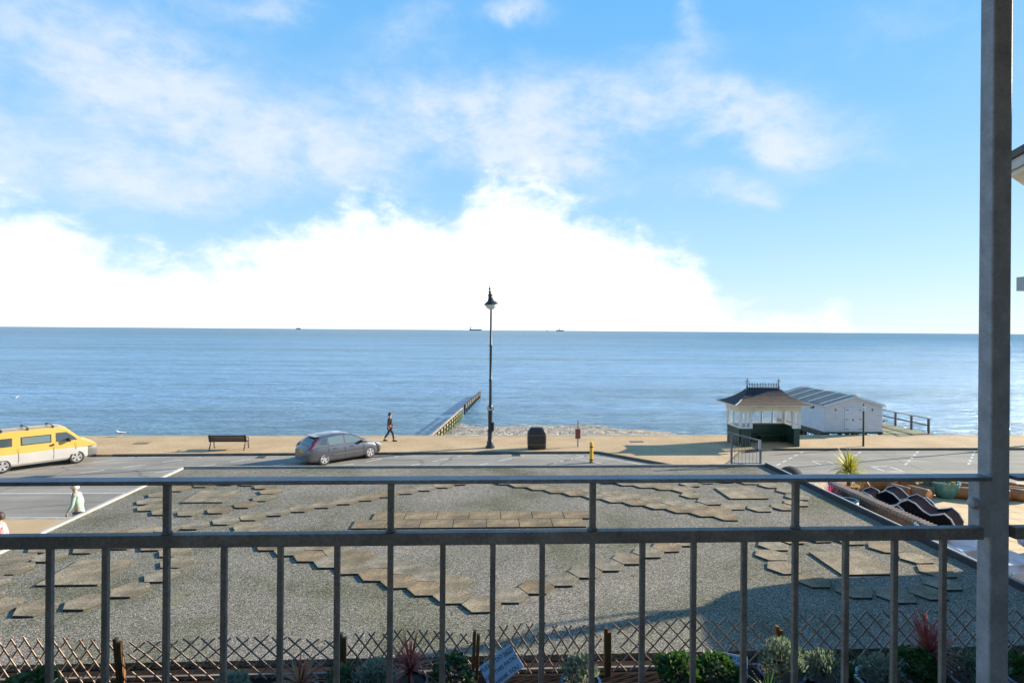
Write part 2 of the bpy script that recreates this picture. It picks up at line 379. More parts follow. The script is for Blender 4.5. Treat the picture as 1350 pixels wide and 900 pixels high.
# beach: sloped shingle, widest right of the groyne
def waterline(x):
    pts = [(-400, 49), (-4.6, 50), (-3.2, 57.5), (-2.2, 59.3), (5, 59), (12.3, 57.9), (15, 56.1), (19, 54.6), (22, 53.0), (27, 50), (34, 47), (400, 46)]
    for (a, ya), (c, yc) in zip(pts, pts[1:]):
        if a <= x <= c: return ya+(yc-ya)*(x-a)/(c-a)
    return 48
b = MB(); xs = [-120, -90, -60, -40, -25, -15] + [-10+i*.6 for i in range(80)] + [40, 60, 90, 130]
ys = [38.35+i*.5 for i in range(66)]
rows = []
for y in ys:
    rows.append([(x, y, -2.5+(waterline(x)-y)*.085 + .05*math.sin(x*.9+y*.6)+.06*math.sin(x*.37-y*1.1) + random.uniform(-.03, .03)) for x in xs])
b.loft(rows, cap=False, closed=False); b.build('beach', MT['pebble'], smooth=True, kind='structure')
b = MB(); n = 0
for i in range(150):
    x0 = -3.3+i*.25; x1 = x0+.25
    if x1 > 34: break
    w = lambda x: waterline(x)+.25*math.sin(x*1.7)+.2*math.sin(x*.61)
    b.face([(x0, w(x0)-.25, -2.46), (x1, w(x1)-.25, -2.46), (x1, w(x1)+.75, -2.47), (x0, w(x0)+.75, -2.47)])
b.build('surf_foam', MT['foam'], kind='stuff', fix=False)

b = MB(); b.bx(-160, 160, -60, 38.28, -6.0, 0.0); b.build('road', MT['asphalt'], kind='structure')
bo = [(6.6, 33.5), (9.4, 30.6), (9.9, 30.05), (12.6, 30.05), (13.4, 31.1), (14.9, 33.4), (16.3, 34.2)]
prom = [(-160, 38.42), (-160, 33.05), (-20, 33.05), (-1.5, 33.42)] + bo + [(160, 34.3), (160, 38.42)]
b = MB(); b.prism(prom, 0.004, .12)
b.build('promenade', MT['tan'], kind='structure')
b = MB()   # kerb stones along its road edge, proud of the surface by a few millimetres
path = prom[1:-1]
for (x0, y0), (x1, y1) in zip(path, path[1:]):
    d = Vector((x1-x0, y1-y0, 0)); Ls = d.length; k = max(1, int(round(min(Ls, 110)/.9)))
    if Ls > 110 and x0 < -100: pass
    nn = Vector((-d.y, d.x, 0)).normalized()*.06
    segs = 1 if Ls > 100 else k
    for i in range(segs):
        a = Vector((x0, y0, 0))+d*((i+.006)/segs)+nn; c = Vector((x0, y0, 0))+d*((i+.994)/segs)+nn
        b.bar((a.x, a.y, .062), (c.x, c.y, .062), .125, .124)
b.build('kerb', MT['kerbd'], kind='structure')
b = MB(); b.bx(-160, 160, 38.43, 38.62, -4, .105); b.bx(-160, 160, 38.43, 38.66, .105, .135)
b.build('sea_wall', MT['coping_tan'], kind='structure')
b = MB(); b.bx(-160, 160, -60, 21.95, .004, .115); b.build('pavement', MT['tanp'], kind='structure')
b = MB()
for i in range(130):
    x = -60+i*.92
    b.bx(x, x+.905, 21.95, 22.08, .003, .122)
b.build('kerb', MT['kerb'], kind='structure')

# ------------------------------------------------------------------ painted markings (one sheet, 4 mm up)
b = MB()
def line(x0, y0, x1, y1, w=.1, dash=None, gap=0):
    d = Vector((x1-x0, y1-y0)); Ls = d.length; d /= Ls; n_ = Vector((-d.y, d.x))*(w/2); s = 0
    while s < Ls-.05:
        e = min(Ls, s+(dash or Ls)); p = Vector((x0, y0))+d*s; q = Vector((x0, y0))+d*e
        b.face([(p.x-n_.x, p.y-n_.y, .0045), (q.x-n_.x, q.y-n_.y, .0045), (q.x+n_.x, q.y+n_.y, .0045), (p.x+n_.x, p.y+n_.y, .0045)])
        s = e+gap
for k in range(-16, 4):
    x = -5.7+3.5*k; a = R(41.5)
    y0, y1 = 29.3, 32.95
    if x + (y1-32)/math.tan(a) > 6.2: continue
    line(x+(y0-32)/math.tan(a), y0, x+(y1-32)/math.tan(a), y1, .11, 1.0, .75)
for k in range(14):
    x = 17.5+3.5*k; a = R(46)
    line(x+(30.4-32.5)/math.tan(a), 30.4, x+(34.0-32.5)/math.tan(a), 34.0, .12, .62, .42)
line(4.3, 32.85, 6.3, 31.0, .1); line(3.2, 30.6, 5.9, 33.0, .1, .9, .4)
line(6.2, 32.7, 9.3, 29.9, .12); line(5.3, 33.1, 6.2, 32.7, .12); line(7.2, 33.0, 10.4, 29.9, .1)
line(-40, 32.75, 5, 33.1, .09); line(-60, 25.8, -12.2, 25.8, .12); line(-60, 22.35, 60, 22.35, .08); line(-60, 22.55, 60, 22.55, .08)
line(-10, 25.8, 60, 25.8, .12, 4, 2)
def para(cx, cy, l, w, ang=46, t_=.12):
    a = R(ang); dx, dy = math.cos(a)*l/2, math.sin(a)*l/2
    c = [(cx-w/2-dx, cy-dy), (cx+w/2-dx, cy-dy), (cx+w/2+dx, cy+dy), (cx-w/2+dx, cy+dy)]
    for p, q in zip(c, c[1:]+c[:1]): line(*p, *q, t_)
para(18.35, 30.95, 1.0, .8, 90, .12); para(20.85, 29.5, 1.15, .95, 90, .16)
b.build('road_markings', MT['paint'], kind='structure', fix=False)

for (x, y, lab) in ((-20.2, 36.2, 'dark inspection cover in the promenade right of the van'), (9.6, 36.4, 'dark inspection cover in the promenade left of the shelter')):
    b = MB(); b.bx(-.42, .42, -.25, .25, 0, .012)
    for k in range(7): b.bx(-.38+.115*k, -.31+.115*k, -.21, .21, .012, .017)
    tag(b.build('inspection_cover', MT['kerbd'], loc=(x, y, .12)), lab, 'manhole cover', 'inspection covers in the promenade')
for (x, y, lab) in ((-12.0, 32.75, 'iron gutter grate by the kerb between bench and hatchback'), (1.9, 33.1, 'iron gutter grate by the kerb below the litter bin')):
    b = MB()
    for k in range(8): b.bx(-.22+.06*k, -.185+.06*k, -.2, .2, .002, .012)
    b.bx(-.24, .24, -.22, -.2, .002, .013); b.bx(-.24, .24, .2, .22, .002, .013)
    tag(b.build('gutter_grate', MT['dark'], loc=(x, y, 0)), lab, 'drain grate', 'gutter grates')

# ------------------------------------------------------------------ gravel roof in front of the building
RX, RY0, RY1, RZ = 7.6, 6.55, 15.5, 3.4
t = thing('gravel_roof_terrace', 'flat gravel covered roof with raised pale kerbs and hexagonal slab pattern', 'roof', (0, 0, 0))
b = MB(); b.bx(-RX, RX, RY0, RY1, 3.1, RZ); b.build('gravel_surface', MT['gravel'], t)
b = MB(); b.bx(-RX+.1, RX-.1, -.2, RY1-.1, .115, 3.1); b.build('wall', MT['render'], t)
b = MB(); b.bx(-RX-.07, -RX, 1.5, RY1+.07, 3.0, RZ+.045); b.bx(RX, RX+.035, 1.5, RY1+.05, 3.0, RZ+.11)
b.bx(-RX, RX, RY1, RY1+.05, 3.0, RZ+.06); b.build('edge_kerb', MT['concrete'], t)
b = MB(); b.bx(RX-.03, RX-.002, RY0, RY1-.01, RZ-.02, RZ+.09); b.build('upstand_shade', MT['lead'], t)  # dark strip standing in for shade on the kerb's inner face
b = MB(); b.bx(-RX, RX, -.2, RY0-.28, 3.1, RZ-.02); b.build('board_floor', MT['darkdeck'], t)
b = MB(); b.bx(-RX, RX, RY0-.28, RY0-.02, 3.1, RZ-.06); b.build('gutter', MT['darkdeck'], t)
b = MB(); b.bx(-RX, RX, RY0-.30, RY0-.27, RZ-.06, RZ+.015); b.build('batten', MT['batten'], t)

# slabs
HS = .262
def hexslab(x, y, label, group, dz=0):
    b = MB(); s = HS*random.uniform(.97, 1.02); r0 = random.uniform(-.05, .05)
    tilt = random.uniform(-.012, .012)
    pts = [(s*math.cos(R(60*k)+r0), s*math.sin(R(60*k)+r0)) for k in range(6)]
    b.prism(pts, 0, .046)
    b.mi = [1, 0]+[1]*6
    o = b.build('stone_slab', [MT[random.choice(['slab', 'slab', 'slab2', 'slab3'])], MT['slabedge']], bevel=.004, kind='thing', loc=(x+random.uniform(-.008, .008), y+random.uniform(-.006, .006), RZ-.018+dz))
    o.rotation_euler = (tilt, random.uniform(-.012, .012), 0)
    tag(o, label, 'paving slab', group)
ORD = ['first', 'second', 'third', 'fourth', 'fifth', 'sixth', 'seventh', 'eighth', 'ninth', 'tenth', 'eleventh', 'twelfth', 'thirteenth', 'fourteenth', 'fifteenth', 'sixteenth']
G_ = 'hexagonal slabs laid on the gravel roof'
DX, DY = .385, .245
for k in range(12): hexslab(DX*k, 7.75+DY*k, 'hexagonal slab, %s from the front corner in the single row climbing right' % ORD[k], G_)
for k in range(1, 12):
    hexslab(-DX*k, 7.75+DY*k, 'hexagonal slab, %s from the front corner in the outer row climbing left' % ORD[k-1], G_)
    hexslab(-DX*k, 7.75+.46+DY*k, 'hexagonal slab, %s from the front corner in the inner row climbing left' % ORD[k-1], G_)
for k in range(12): hexslab(-4.75+DX*k, 11.25+DY*k, 'hexagonal slab, %s from the left corner in the far left diagonal row' % ORD[k], G_)
for k in range(12):
    hexslab(4.75-DX*k, 11.25+DY*k, 'hexagonal slab, %s from the right corner in the far right diagonal row' % ORD[k], G_)
    if k < 7: hexslab(4.75-DX*k+.02, 11.25+.46+DY*k, 'hexagonal slab, %s from the right corner in the row behind the far right diagonal' % ORD[k], G_)
def rectslab(x0, x1, y0, y1, label, grp=None, m='slab2', rot=0):
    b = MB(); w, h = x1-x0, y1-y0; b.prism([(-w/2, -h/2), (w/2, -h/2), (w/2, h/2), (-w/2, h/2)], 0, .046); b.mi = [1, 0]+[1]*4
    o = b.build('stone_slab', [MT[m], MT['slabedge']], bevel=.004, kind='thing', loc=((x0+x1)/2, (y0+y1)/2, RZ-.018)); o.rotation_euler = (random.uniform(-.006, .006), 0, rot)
    tag(o, label, 'paving slab', grp)
for r_ in range(2):
    x = -2.35 + r_*.28
    for k in range(7):
        rectslab(x+.61*k, x+.61*k+.6, 10.75+.47*r_, 10.75+.47*r_+.46, 'square ochre slab, %s from the left in the %s row of the central strip' % (ORD[k], ('nearer', 'farther')[r_]), 'square slabs of the central strip')
for (cx, cy, nm) in ((5.75, 8.95, 'near right'), (-5.75, 8.95, 'near left'), (5.75, 12.9, 'far right'), (-5.75, 12.9, 'far left')):
    rectslab(cx-.42, cx+.42, cy-.45, cy+.45, 'large square slab at the centre of the %s ring of hexagons' % nm, 'large centre slabs', 'slab')
    for k in range(14):
        a = R(360/14*k+8); x = cx+1.16*math.cos(a); y = cy+1.13*math.sin(a)
        if cx < 0: x = cx-1.16*math.cos(a)
        hexslab(x, y, 'hexagonal slab, %s clockwise in the %s ring round a square slab' % (ORD[k], nm), 'hexagonal slabs in rings')
for k in range(7): hexslab(-7.15+.1*(k % 2), 7.6+.47*k, 'hexagonal slab, %s from the front in the column along the left roof edge' % ORD[k], G_)
for k in range(5): hexslab(-6.75+.39*k, 10.45+.14*k, 'hexagonal slab, %s from the left in the short row behind the near left ring' % ORD[k], G_)
for k in range(5): hexslab(4.55-.39*k, 13.2+.20*k, 'hexagonal slab, %s from the far right ring in the short row running left' % ORD[k], G_)

b = MB(); rnd = random.Random(3)
for i in range(420):
    x, y = rnd.uniform(-7.4, 7.4), rnd.uniform(6.8, 15.3)
    if math.sin(x*1.3+y*.7)+math.sin(y*1.9-x*.6) < .5 and rnd.random() < .8: continue
    for j in range(rnd.randrange(4, 12)):
        a = rnd.uniform(0, 6.28); r_ = rnd.uniform(0, .07); l = rnd.uniform(.012, .035); px_, py_ = x+r_*math.cos(a), y+r_*math.sin(a); a2 = rnd.uniform(0, 6.28)
        dx, dy = math.cos(a2)*l*.6, math.sin(a2)*l*.6
        b.face([(px_-dy*.3, py_+dx*.3, RZ), (px_+dy*.3, py_-dx*.3, RZ), (px_+dx, py_+dy, RZ+l)])
b.build('weeds', [MT['leaf_sage']], fix=False, kind='stuff')

# ------------------------------------------------------------------ trellis fence
FY = 6.2
def trellis(x0, x1, ang, h, label, sp=.135):
    b = MB(); w = x1-x0
    Lh = h/math.tan(R(ang))
    def pt(x, z):
        u = (x-x0)/w; s = .90+.12*math.sin(max(0, min(1, u))*math.pi*.9+.2)+.01*math.sin(u*40)
        return (x, FY, RZ+.0+z*s)
    k = int((w+Lh)/sp)+1
    for sgn in (1, -1):
        for i in range(-1, k):
            xs = (x0-Lh+i*sp if sgn > 0 else x0+i*sp)+random.uniform(-.012, .012)
            n_ = 4; last = None
            off = .006*sgn
            over = random.uniform(.98, 1.05)
            for j in range(n_+1):
                tt = j/n_*over; xx = xs+sgn*Lh*tt if sgn > 0 else xs+Lh-Lh*tt-Lh
                if xx < x0-.02 or xx > x1+.02: last = None; continue
                p = pt(xx, h*tt); p = (p[0], p[1]+off, p[2]+.0)
                if last: b.bar(last, p, .008, .015)
                last = p
    return tag(b.build('trellis_panel', MT['lathe']), label, 'trellis', 'expanding willow trellis panels')
trellis(-6.6, -3.72, 57, .46, 'leftmost steep diamond trellis panel ending at the leaning orange post')
trellis(-3.6, -1.47, 42, .42, 'wide diamond trellis panel behind the left red spiky plant', .175)
trellis(-1.37, -.1, 54, .46, 'trellis panel between the two posts left of the white notice')
trellis(0.0, 1.28, 57, .50, 'steep diamond trellis panel directly right of the white notice')
trellis(1.38, 3.1, 47, .53, 'trellis panel behind the pink flowering plant', .175)
trellis(3.22, 6.6, 48, .58, 'shaded wide trellis panel at the right behind the grey shrubs', .185)
for (x, z, l, tl) in ((-3.62, 3.85, 'short stained timber post leaning left by the left trellis panel', .10), (-1.42, 3.86, 'stained timber post just right of the left red spiky plant', 0), (-.06, 3.87, 'stained timber post with a split top behind the white notice', -.03), (1.33, 3.88, 'stained timber post beside the blue green shrub', 0), (3.17, 3.86, 'stained timber post among shrubs in the building shadow', 0)):
    b = MB(); b.box((-.018, 0, .22), (.034, .05, .5+(z-3.85))); b.box((.021, 0, .2), (.034, .046, .46+(z-3.85)))
    o = b.build('fence_post', MT['post'], bevel=.003, loc=(x, FY-.04, RZ)); o.rotation_euler = (0, -tl, 0); tag(o, l, 'fence post', 'stained posts of the trellis')

# ------------------------------------------------------------------ plants
def leaf_clump(b, c, rx, rz, n, ls, up=.3, blade=False):
    for i in range(n):
        a = random.uniform(0, 2*math.pi); v = random.uniform(-.35, 1); rr = random.uniform(.35, 1)**.5
        h = math.sqrt(max(0, 1-v*v)) if v > 0 else 1
        wob = 1+.22*math.sin(3*a+c[0]*7)+.15*math.sin(5*a+v*4)
        p = Vector((c[0]+rx*rr*h*math.cos(a)*wob, c[1]+rx*rr*h*math.sin(a)*wob, c[2]+rz*v*rr))
        out = Vector((math.cos(a)*h, math.sin(a)*h, v+up)).normalized()
        out = (out+Vector([random.uniform(-.5, .5) for _ in range(3)])).normalized()
        side = out.cross(Vector((random.uniform(-1, 1), random.uniform(-1, 1), random.uniform(-1, 1)))).normalized()
        l = ls*random.uniform(.6, 1.3); w = l*(.16 if blade else .45)
        b.m = random.choice([0, 0, 1])
        q = p+out*l*.5+side*w; r = p+out*l; s = p+out*l*.5-side*w
        b.face([p, q, r, s])
    b.m = 0
def straps(b, c, n, l, w, droop=.6, nm=2):
    for i in range(n):
        a = random.uniform(0, 2*math.pi); e = random.uniform(.05, 1.35); d = Vector((math.cos(a)*math.cos(e), math.sin(a)*math.cos(e), math.sin(e)))
        side = Vector((-math.sin(a), math.cos(a), 0)); ll = l*random.uniform(.7, 1.1); prev = None; p = Vector(c)
        b.m = random.randrange(nm)
        for j in range(6):
            ww = w*(1-(j/5)**1.6)*(.6+.4*min(1, j)) + .0008
            if prev is not None: b.face([prev[0], prev[1], p+side*ww, p-side*ww])
            prev = (p-side*ww, p+side*ww)
            d = (d+Vector((0, 0, -droop*.12*(1-e/1.6)*(j+.5)))).normalized(); p = p+d*ll/5
    b.m = 0
def pot(t, r, h, m, n=20):
    b = MB(); b.lathe([(r*.62, 0), (r*.8, h*.3), (r*.97, h*.8), (r, h*.93), (r*1.06, h*.94), (r*1.06, h), (r*.92, h), (r*.9, h*.86), (0.001, h*.86)], n=n)
    b.build('pot', m, t, smooth=30)
    b = MB(); b.lathe([(r*.89, h*.8), (r*.89, h*.88), (0.002, h*.9)], n=n); b.build('soil', MT['soil'], t)
def potted(x, y, z, r, h, pm, kind, mats, label, pr=.26, prz=.22, n=700, ls=.05, cat='potted plant', name='potted_plant', group=None):
    t = thing(name, label, cat, (x, y, z), random.uniform(0, 6), group)
    if pm: pot(t, r, h, MT[pm])
    b = MB()
    if kind == 'clump': leaf_clump(b, (0, 0, h+prz*.5), pr, prz, n, ls)
    elif kind == 'blade': leaf_clump(b, (0, 0, h+prz*.35), pr, prz, n, ls, up=1.6, blade=True)
    elif kind == 'strap':
        b2 = MB(); b2.tube([(0, 0, h*.85), (.01, 0, h+prz*.5)], [.022, .018], 8); b2.build('stem', MT['stem'], t)
        straps(b, (.01, 0, h+prz*.5), n, pr, ls)
    b.build('foliage', [MT[m] for m in mats], t, fix=False)
    if kind in ('clump', 'blade'):
        b = MB()
        for k in range(7):
            a = k*.9; b.tube([(0, 0, h*.86), (pr*.3*math.cos(a), pr*.3*math.sin(a), h+prz*.5), (pr*.6*math.cos(a), pr*.6*math.sin(a), h+prz)], [.008, .006, .003], 5)
        b.build('stems', MT['stem'], t)
    return t
PZ = RZ-.02; PY = 5.72
potted(-2.35, 5.75, PZ, .16, .14, 'potd', 'blade', ['leaf_silver', 'leaf_sage'], 'pale silver shrub in dark pot left of the left red spiky plant', .15, .13, 700, .06)
potted(-1.68, 5.6, PZ, .19, .24, 'potd', 'strap', ['leaf_red', 'straw'], 'red spiky cordyline, leftmost of the three, in a dark pot', .33, .14, 80, .010, name='spiky_plant')
potted(-1.32, 5.72, PZ, .18, .22, 'potd', 'blade', ['leaf_sage', 'leaf_green'], 'small dark green shrub between the left red spiky plant and its post', .13, .12, 450, .05)
potted(-1.02, 5.75, PZ, .2, .22, 'potd', 'blade', ['leaf_silver', 'leaf_sage'], 'grey green bushy shrub just right of the second timber post', .18, .15, 800, .05)
potted(-.68, 5.75, PZ, .17, .24, 'potd', 'strap', ['leaf_red', 'leaf_red'], 'slim upright red cordyline in the middle of the trellis', .36, .2, 70, .011, name='spiky_plant')
potted(-.26, 5.7, PZ, .2, .2, 'potd', 'clump', ['leaf_green', 'leaf_silver'], 'loose pale flecked plant overlapping the left of the white notice', .17, .2, 650, .045)
potted(.98, 5.75, PZ, .19, .2, 'blueg', 'blade', ['leaf_silver', 'leaf_sage'], 'rounded blue green shrub by the post right of the notice', .15, .17, 900, .055)
t = potted(1.98, 5.75, PZ, .2, .2, 'potd', 'clump', ['leaf_bright', 'leaf_green'], 'leafy green geranium carrying pink blooms in shade', .2, .13, 600, .055)
b = MB()
for (x, y, z) in ((.04, -.08, .35), (-.10, -.03, .35), (.02, .05, .36)):
    b = MB(); leaf_clump(b, (x, y, z), .026, .022, 50, .02); b.build('flower_head', MT['flower'], t, fix=False)
potted(2.36, 5.78, PZ, .22, .2, 'potd', 'clump', ['leaf_green', 'leaf_bright'], 'low spreading green plant in front of the small notice', .22, .11, 700, .045)
potted(2.72, 5.45, PZ-.02, .18, .22, 'potw', 'strap', ['leaf_green', 'leaf_bright'], 'thin green strap leaves in a pale rimmed pot beside the small notice', .26, .02, 30, .010)
potted(3.02, 5.8, PZ, .22, .22, 'potb', 'blade', ['leaf_sage', 'leaf_silver'], 'tall feathery grey green shrub covering the shaded timber post', .2, .22, 1000, .055)
potted(3.42, 5.75, PZ, .2, .22, 'potd', 'blade', ['leaf_sage', 'leaf_silver'], 'dusty green shrub left of the thin strap leaved plant in shadow', .17, .15, 800, .045)
potted(3.66, 5.68, PZ, .15, .2, 'potd', 'strap', ['leaf_green', 'leaf_bright'], 'small fan of green strap leaves between two grey shrubs', .24, .06, 26, .010)
potted(3.98, 5.66, PZ, .25, .2, 'potw', 'blade', ['leaf_silver', 'leaf_sage'], 'rounded lavender shrub in a wide pale rimmed pot', .19, .16, 1000, .05)
potted(4.36, 5.7, PZ, .2, .2, 'terra', 'clump', ['leaf_bright', 'leaf_green'], 'bright green bushy plant left of the right red spiky plant', .2, .17, 1000, .04)
potted(4.52, 5.78, PZ, .18, .24, 'potd', 'strap', ['leaf_red', 'leaf_red'], 'dull red upright cordyline close to the steel post', .44, .3, 80, .011, name='spiky_plant')
potted(4.93, 5.6, PZ, .25, .2, 'potw', 'blade', ['leaf_sage', 'leaf_silver'], 'grey green grassy shrub in pale rimmed pot half behind the steel post', .21, .19, 1000, .06)
potted(5.45, 5.6, PZ, .2, .2, 'potw', 'clump', ['leaf_bright', 'leaf_green'], 'bright green plant at the far right beyond the steel post', .2, .14, 650, .045)
potted(-4.3, 5.85, PZ, .2, .14, 'potd', 'clump', ['leaf_green', 'leaf_sage'], 'low dark green plant at the foot of the left trellis', .2, .1, 500, .05)
# folded blue cloth-like dark bag by the small notice
b = MB(); b.lathe([(.05, 0), (.2, .03), (.23, .14), (.16, .24), (.06, .30), (.01, .31)], n=14, sy=.7); o = b.build('plant_bag', MT['potb'], smooth=True, loc=(2.98, 5.35, PZ))
tag(o, 'dark navy sack slumped beside the pale rimmed pot', 'bag')

# notices
def text(body, size, parent, loc, rot, m, ext=.0008, align='CENTER'):
    c = D.curves.new('lettering', 'FONT'); c.body = body; c.size = size; c.extrude = ext; c.align_x = align; c.align_y = 'CENTER'
    c.materials.append(m); o = D.objects.new('lettering_curve', c); COL.objects.link(o)
    dg = bpy.context.evaluated_depsgraph_get(); dg.update(); me = D.meshes.new_from_object(o.evaluated_get(dg)); D.objects.remove(o)
    o = D.objects.new('lettering', me); COL.objects.link(o); o.parent = parent; o.location = loc; o.rotation_euler = rot; return o
def notice(x, y, z, rz, tilt, roll, w, h, lines, size, label, underline=None):
    t = thing('notice_board', label, 'notice', (x, y, z)); 
    t.rotation_mode = 'XYZ'; t.matrix_world = Matrix.Translation((x, y, z)) @ Matrix.Rotation(rz, 4, 'Z') @ Matrix.Rotation(tilt, 4, 'X') @ Matrix.Rotation(roll, 4, 'Y')
    b = MB(); b.box((0, 0, 0), (w, .012, h)); b.build('board', MT['signw'], t, bevel=.002)
    for i, s in enumerate(lines):
        zz = h/2-(i+.55)*h/len(lines)*1.0
        text(s, size, t, (0, -.0075, zz), (R(90), 0, 0), MT['ink'])
    if underline:
        b = MB(); b.box((underline[0], -.0072, underline[2]), (underline[1], .002, .006)); b.build('underline', MT['ink'], t)
    return t
notice(.20, 5.72, 3.745, R(0), R(-28), R(-33), .37, .24, ['PLEASE DO NOT', 'USE THIS PATIO', 'THANK YOU'], .050, 'tilted white notice asking people not to use the patio, sunlit in the middle', (.125, .10, .055))
notice(2.55, 5.92, 3.61, R(-6), R(-34), R(8), .33, .2, ['PLEASE DO NOT', 'USE THIS PATIO', 'THANK YOU'], .042, 'small white notice half hidden by green plants in the shadow', (.1, .085, .045))

# ------------------------------------------------------------------ balcony: railing, post, floor
BY = 1.36
t = thing('balcony_railing', 'long galvanised steel balcony railing with square balusters in the foreground', 'railing', (0, BY, 5.57))
def loc(z): return z-5.57
b = MB(); b.bx(-4.5, 1.205, -.02, .021, loc(6.652), loc(6.661)); b.build('top_rail', MT['galv'], t, bevel=.0015)
b = MB(); b.bx(-4.5, 1.19, -.015, .010, loc(6.512), loc(6.54)); b.build('lower_rail', MT['galvd'], t, bevel=.002)
b = MB(); b.bx(-4.5, 1.19, -.015, .010, loc(5.64), loc(5.668)); b.build('bottom_rail', MT['galvd'], t, bevel=.002)
protos = []
UL = [-.702-.0895*i for i in range(26, 0, -1)]+[-.702, -.614, -.517, -.4245, -.333, -.240, -.152, -.0647, .0194, .103, .1886, .275, .364, .4526, .543, .633, .721, .809]
for k, u_ in enumerate(UL):
    x = u_*1.358
    b = MB(); b.box((x, -.002, loc(6.09)), (.0125, .0125, .843)); b.build('baluster', MT['galvd'], t, bevel=.0015)
    if (k-28) % 4 == 0:
        b = MB(); b.box((x, -.002, loc(6.596)), (.0140, .0140, .1115)); b.lathe([(.008, 0), (.0125, .002), (.012, .005), (.008, .008)], c=(x, -.002, loc(6.5395)), n=9); b.build('upright', MT['galvd'], t, bevel=.0015)
b = MB(); b.bx(1.190, 1.221, .0, .034, loc(6.513), loc(6.651)); b.build('end_plate', MT['galvp'], t, bevel=.002)
b = MB(); b.lathe([(.0, 0), (.0125, .0005), (.0145, .004), (.0115, .012), (.004, .015)], c=(1.190, .012, loc(6.592)), n=14, rot=Matrix.Rotation(R(-90), 3, 'Y')); b.build('bolt', MT['galvp'], t, smooth=True)
t2 = thing('balcony_railing', 'short length of steel railing continuing right of the post', 'railing', (1.266, BY, 5.57))
b = MB(); b.bx(0.002, 1.95, -.02, .021, loc(6.652), loc(6.661)); b.build('top_rail', MT['galv'], t2, bevel=.0015)
b = MB(); b.bx(0.002, 1.95, -.015, .010, loc(6.512), loc(6.54)); b.build('lower_rail', MT['galvd'], t2, bevel=.002)
for k in range(1, 17):
    b = MB(); b.box((.05+.12*k, -.002, loc(6.05)), (.0125, .0125, .92)); b.build('baluster', MT['galvd'], t2, bevel=.0015)
b = MB(); b.box((1.2425, BY+.0205, 7.15), (.048, .041, 3.25)); o = b.build('steel_post', MT['galvp'], bevel=.004)
tag(o, 'tall square galvanised steel post at the right of the balcony', 'post')
b = MB(); b.bx(-5, 4, -.55, BY+.06, 5.42, 5.555); o = b.build('balcony_floor', MT['brickd']); tag(o, 'dark balcony slab under the railing', 'balcony')
t = thing('building', 'unseen house wall behind the balcony, widened and darkened to cut light on the railing', 'building', (0, 0, 0))
b = MB(); b.bx(-22, -1.6, -1.2, -.6, 0, 12); b.bx(1.8, 15, -1.2, -.6, 0, 12); b.bx(-1.6, 1.8, -1.2, -.6, 0, 5.4); b.bx(-1.6, 1.8, -1.2, -.6, 8.1, 12); b.build('wall', MT['brickd'], t)  # unseen wall widened and darkened to cut light on the railing
b = MB(); b.bx(-1.6, 1.8, -4, -3.9, 5.4, 8.1); b.build('unseen_room_wall', MT['brickd'], t)
b = MB(); b.bx(-5, 4, -.55, BY+.12, 8.75, 8.9); o = b.build('balcony_ceiling', MT['brickd']); tag(o, 'flat balcony canopy above the steel post', 'canopy')

# ------------------------------------------------------------------ neighbouring bay to the right (casts the shade on the roof)
t = thing('bay_building', 'neighbouring house bay with dark tiled eave at the right edge', 'building', (0, 0, 0))
out = [(9.3, 0), (9.05, 7.0), (9.12, 8.7), (9.35, 9.45), (9.9, 9.9), (11, 10.15), (15, 10.4), (15, 0)]
def grow(pts, d):
    cx, cy = 12.5, 5
    return [(x+(-d if x < 12 else d), y+(d if y > 3 else 0)) for x, y in pts]
b = MB(); b.prism([(9.6, 0), (9.5, 8.3), (9.75, 9.1), (10.3, 9.5), (15, 9.8), (15, 0)], .1, 5.78); b.build('wall', MT['render'], t)
b = MB(); b.prism(out, 5.78, 6.0); b.build('balcony_slab', MT['fascia'], t)
b = MB(); pth = out[1:-1]
for (p, q) in zip(pth, pth[1:]):
    b.bar((p[0]+.06, p[1]-.06, 7.05), (q[0]+.06, q[1]-.06, 7.05), .05, .05)
b.build('handrail', MT['galvd'], t)
for (x, y) in ((9.6, 9.5), (12, 10.1)):
    b = MB(); b.box((x, y, 7.8), (.09, .09, 3.9)); b.build('post', MT['white'], t)
b = MB(); b.bx(11.5, 15, 0, 5.5, 5.85, 10.5); b.build('upper_wall', MT['render'], t)
ev = [(8.95, 6.5), (8.78, 9.0), (9.05, 9.75), (9.8, 10.3), (15, 10.8), (15, 4), (9.2, 4)]
b = MB(); b.prism(ev, 9.70, 9.78); b.build('soffit', MT['cream'], t)
b = MB(); b.prism([(x-.04 if x < 12 else x, y+.04) for x, y in ev], 9.785, 9.95); b.build('gutter', MT['fascia'], t)
b = MB(); e2 = [(x-.08 if x < 12 else x, y+.08) for x, y in ev]
top = [(x+2.4 if x < 12 else x, y-2.2 if y > 6 else y) for x, y in e2]
b.loft([[(x, y, 9.955) for x, y in e2], [(x, y, 10.08) for x, y in e2], [(x, y, 11.6) for x, y in top]]); b.build('roof', MT['tile_d'], t)
b = MB(); b.bx(8.93, 9.6, 9.25, 9.5, 7.72, 7.95); b.build('bracket', MT['fascia'], t)

# ------------------------------------------------------------------ yard right of the roof
b = MB(); b.bx(9.2, 40, 8, 21.2, .1, 1.5); b.build('yard_base', MT['concrete'], kind='structure')
b = MB(); x = 11.0
nx = 0
while x < 30:
    y = 9.0
    while y < 20.7:
        b.bx(x, x+.585, y, y+.585, 1.49, 1.525); y += .6
    x += .6
b.build('yard_paving', MT['flag'], kind='structure')
b = MB(); b.bx(7.75, 10.0, 9.4, 18.6, .1, 1.95); b.build('planting_bed', MT['soil'], kind='structure')
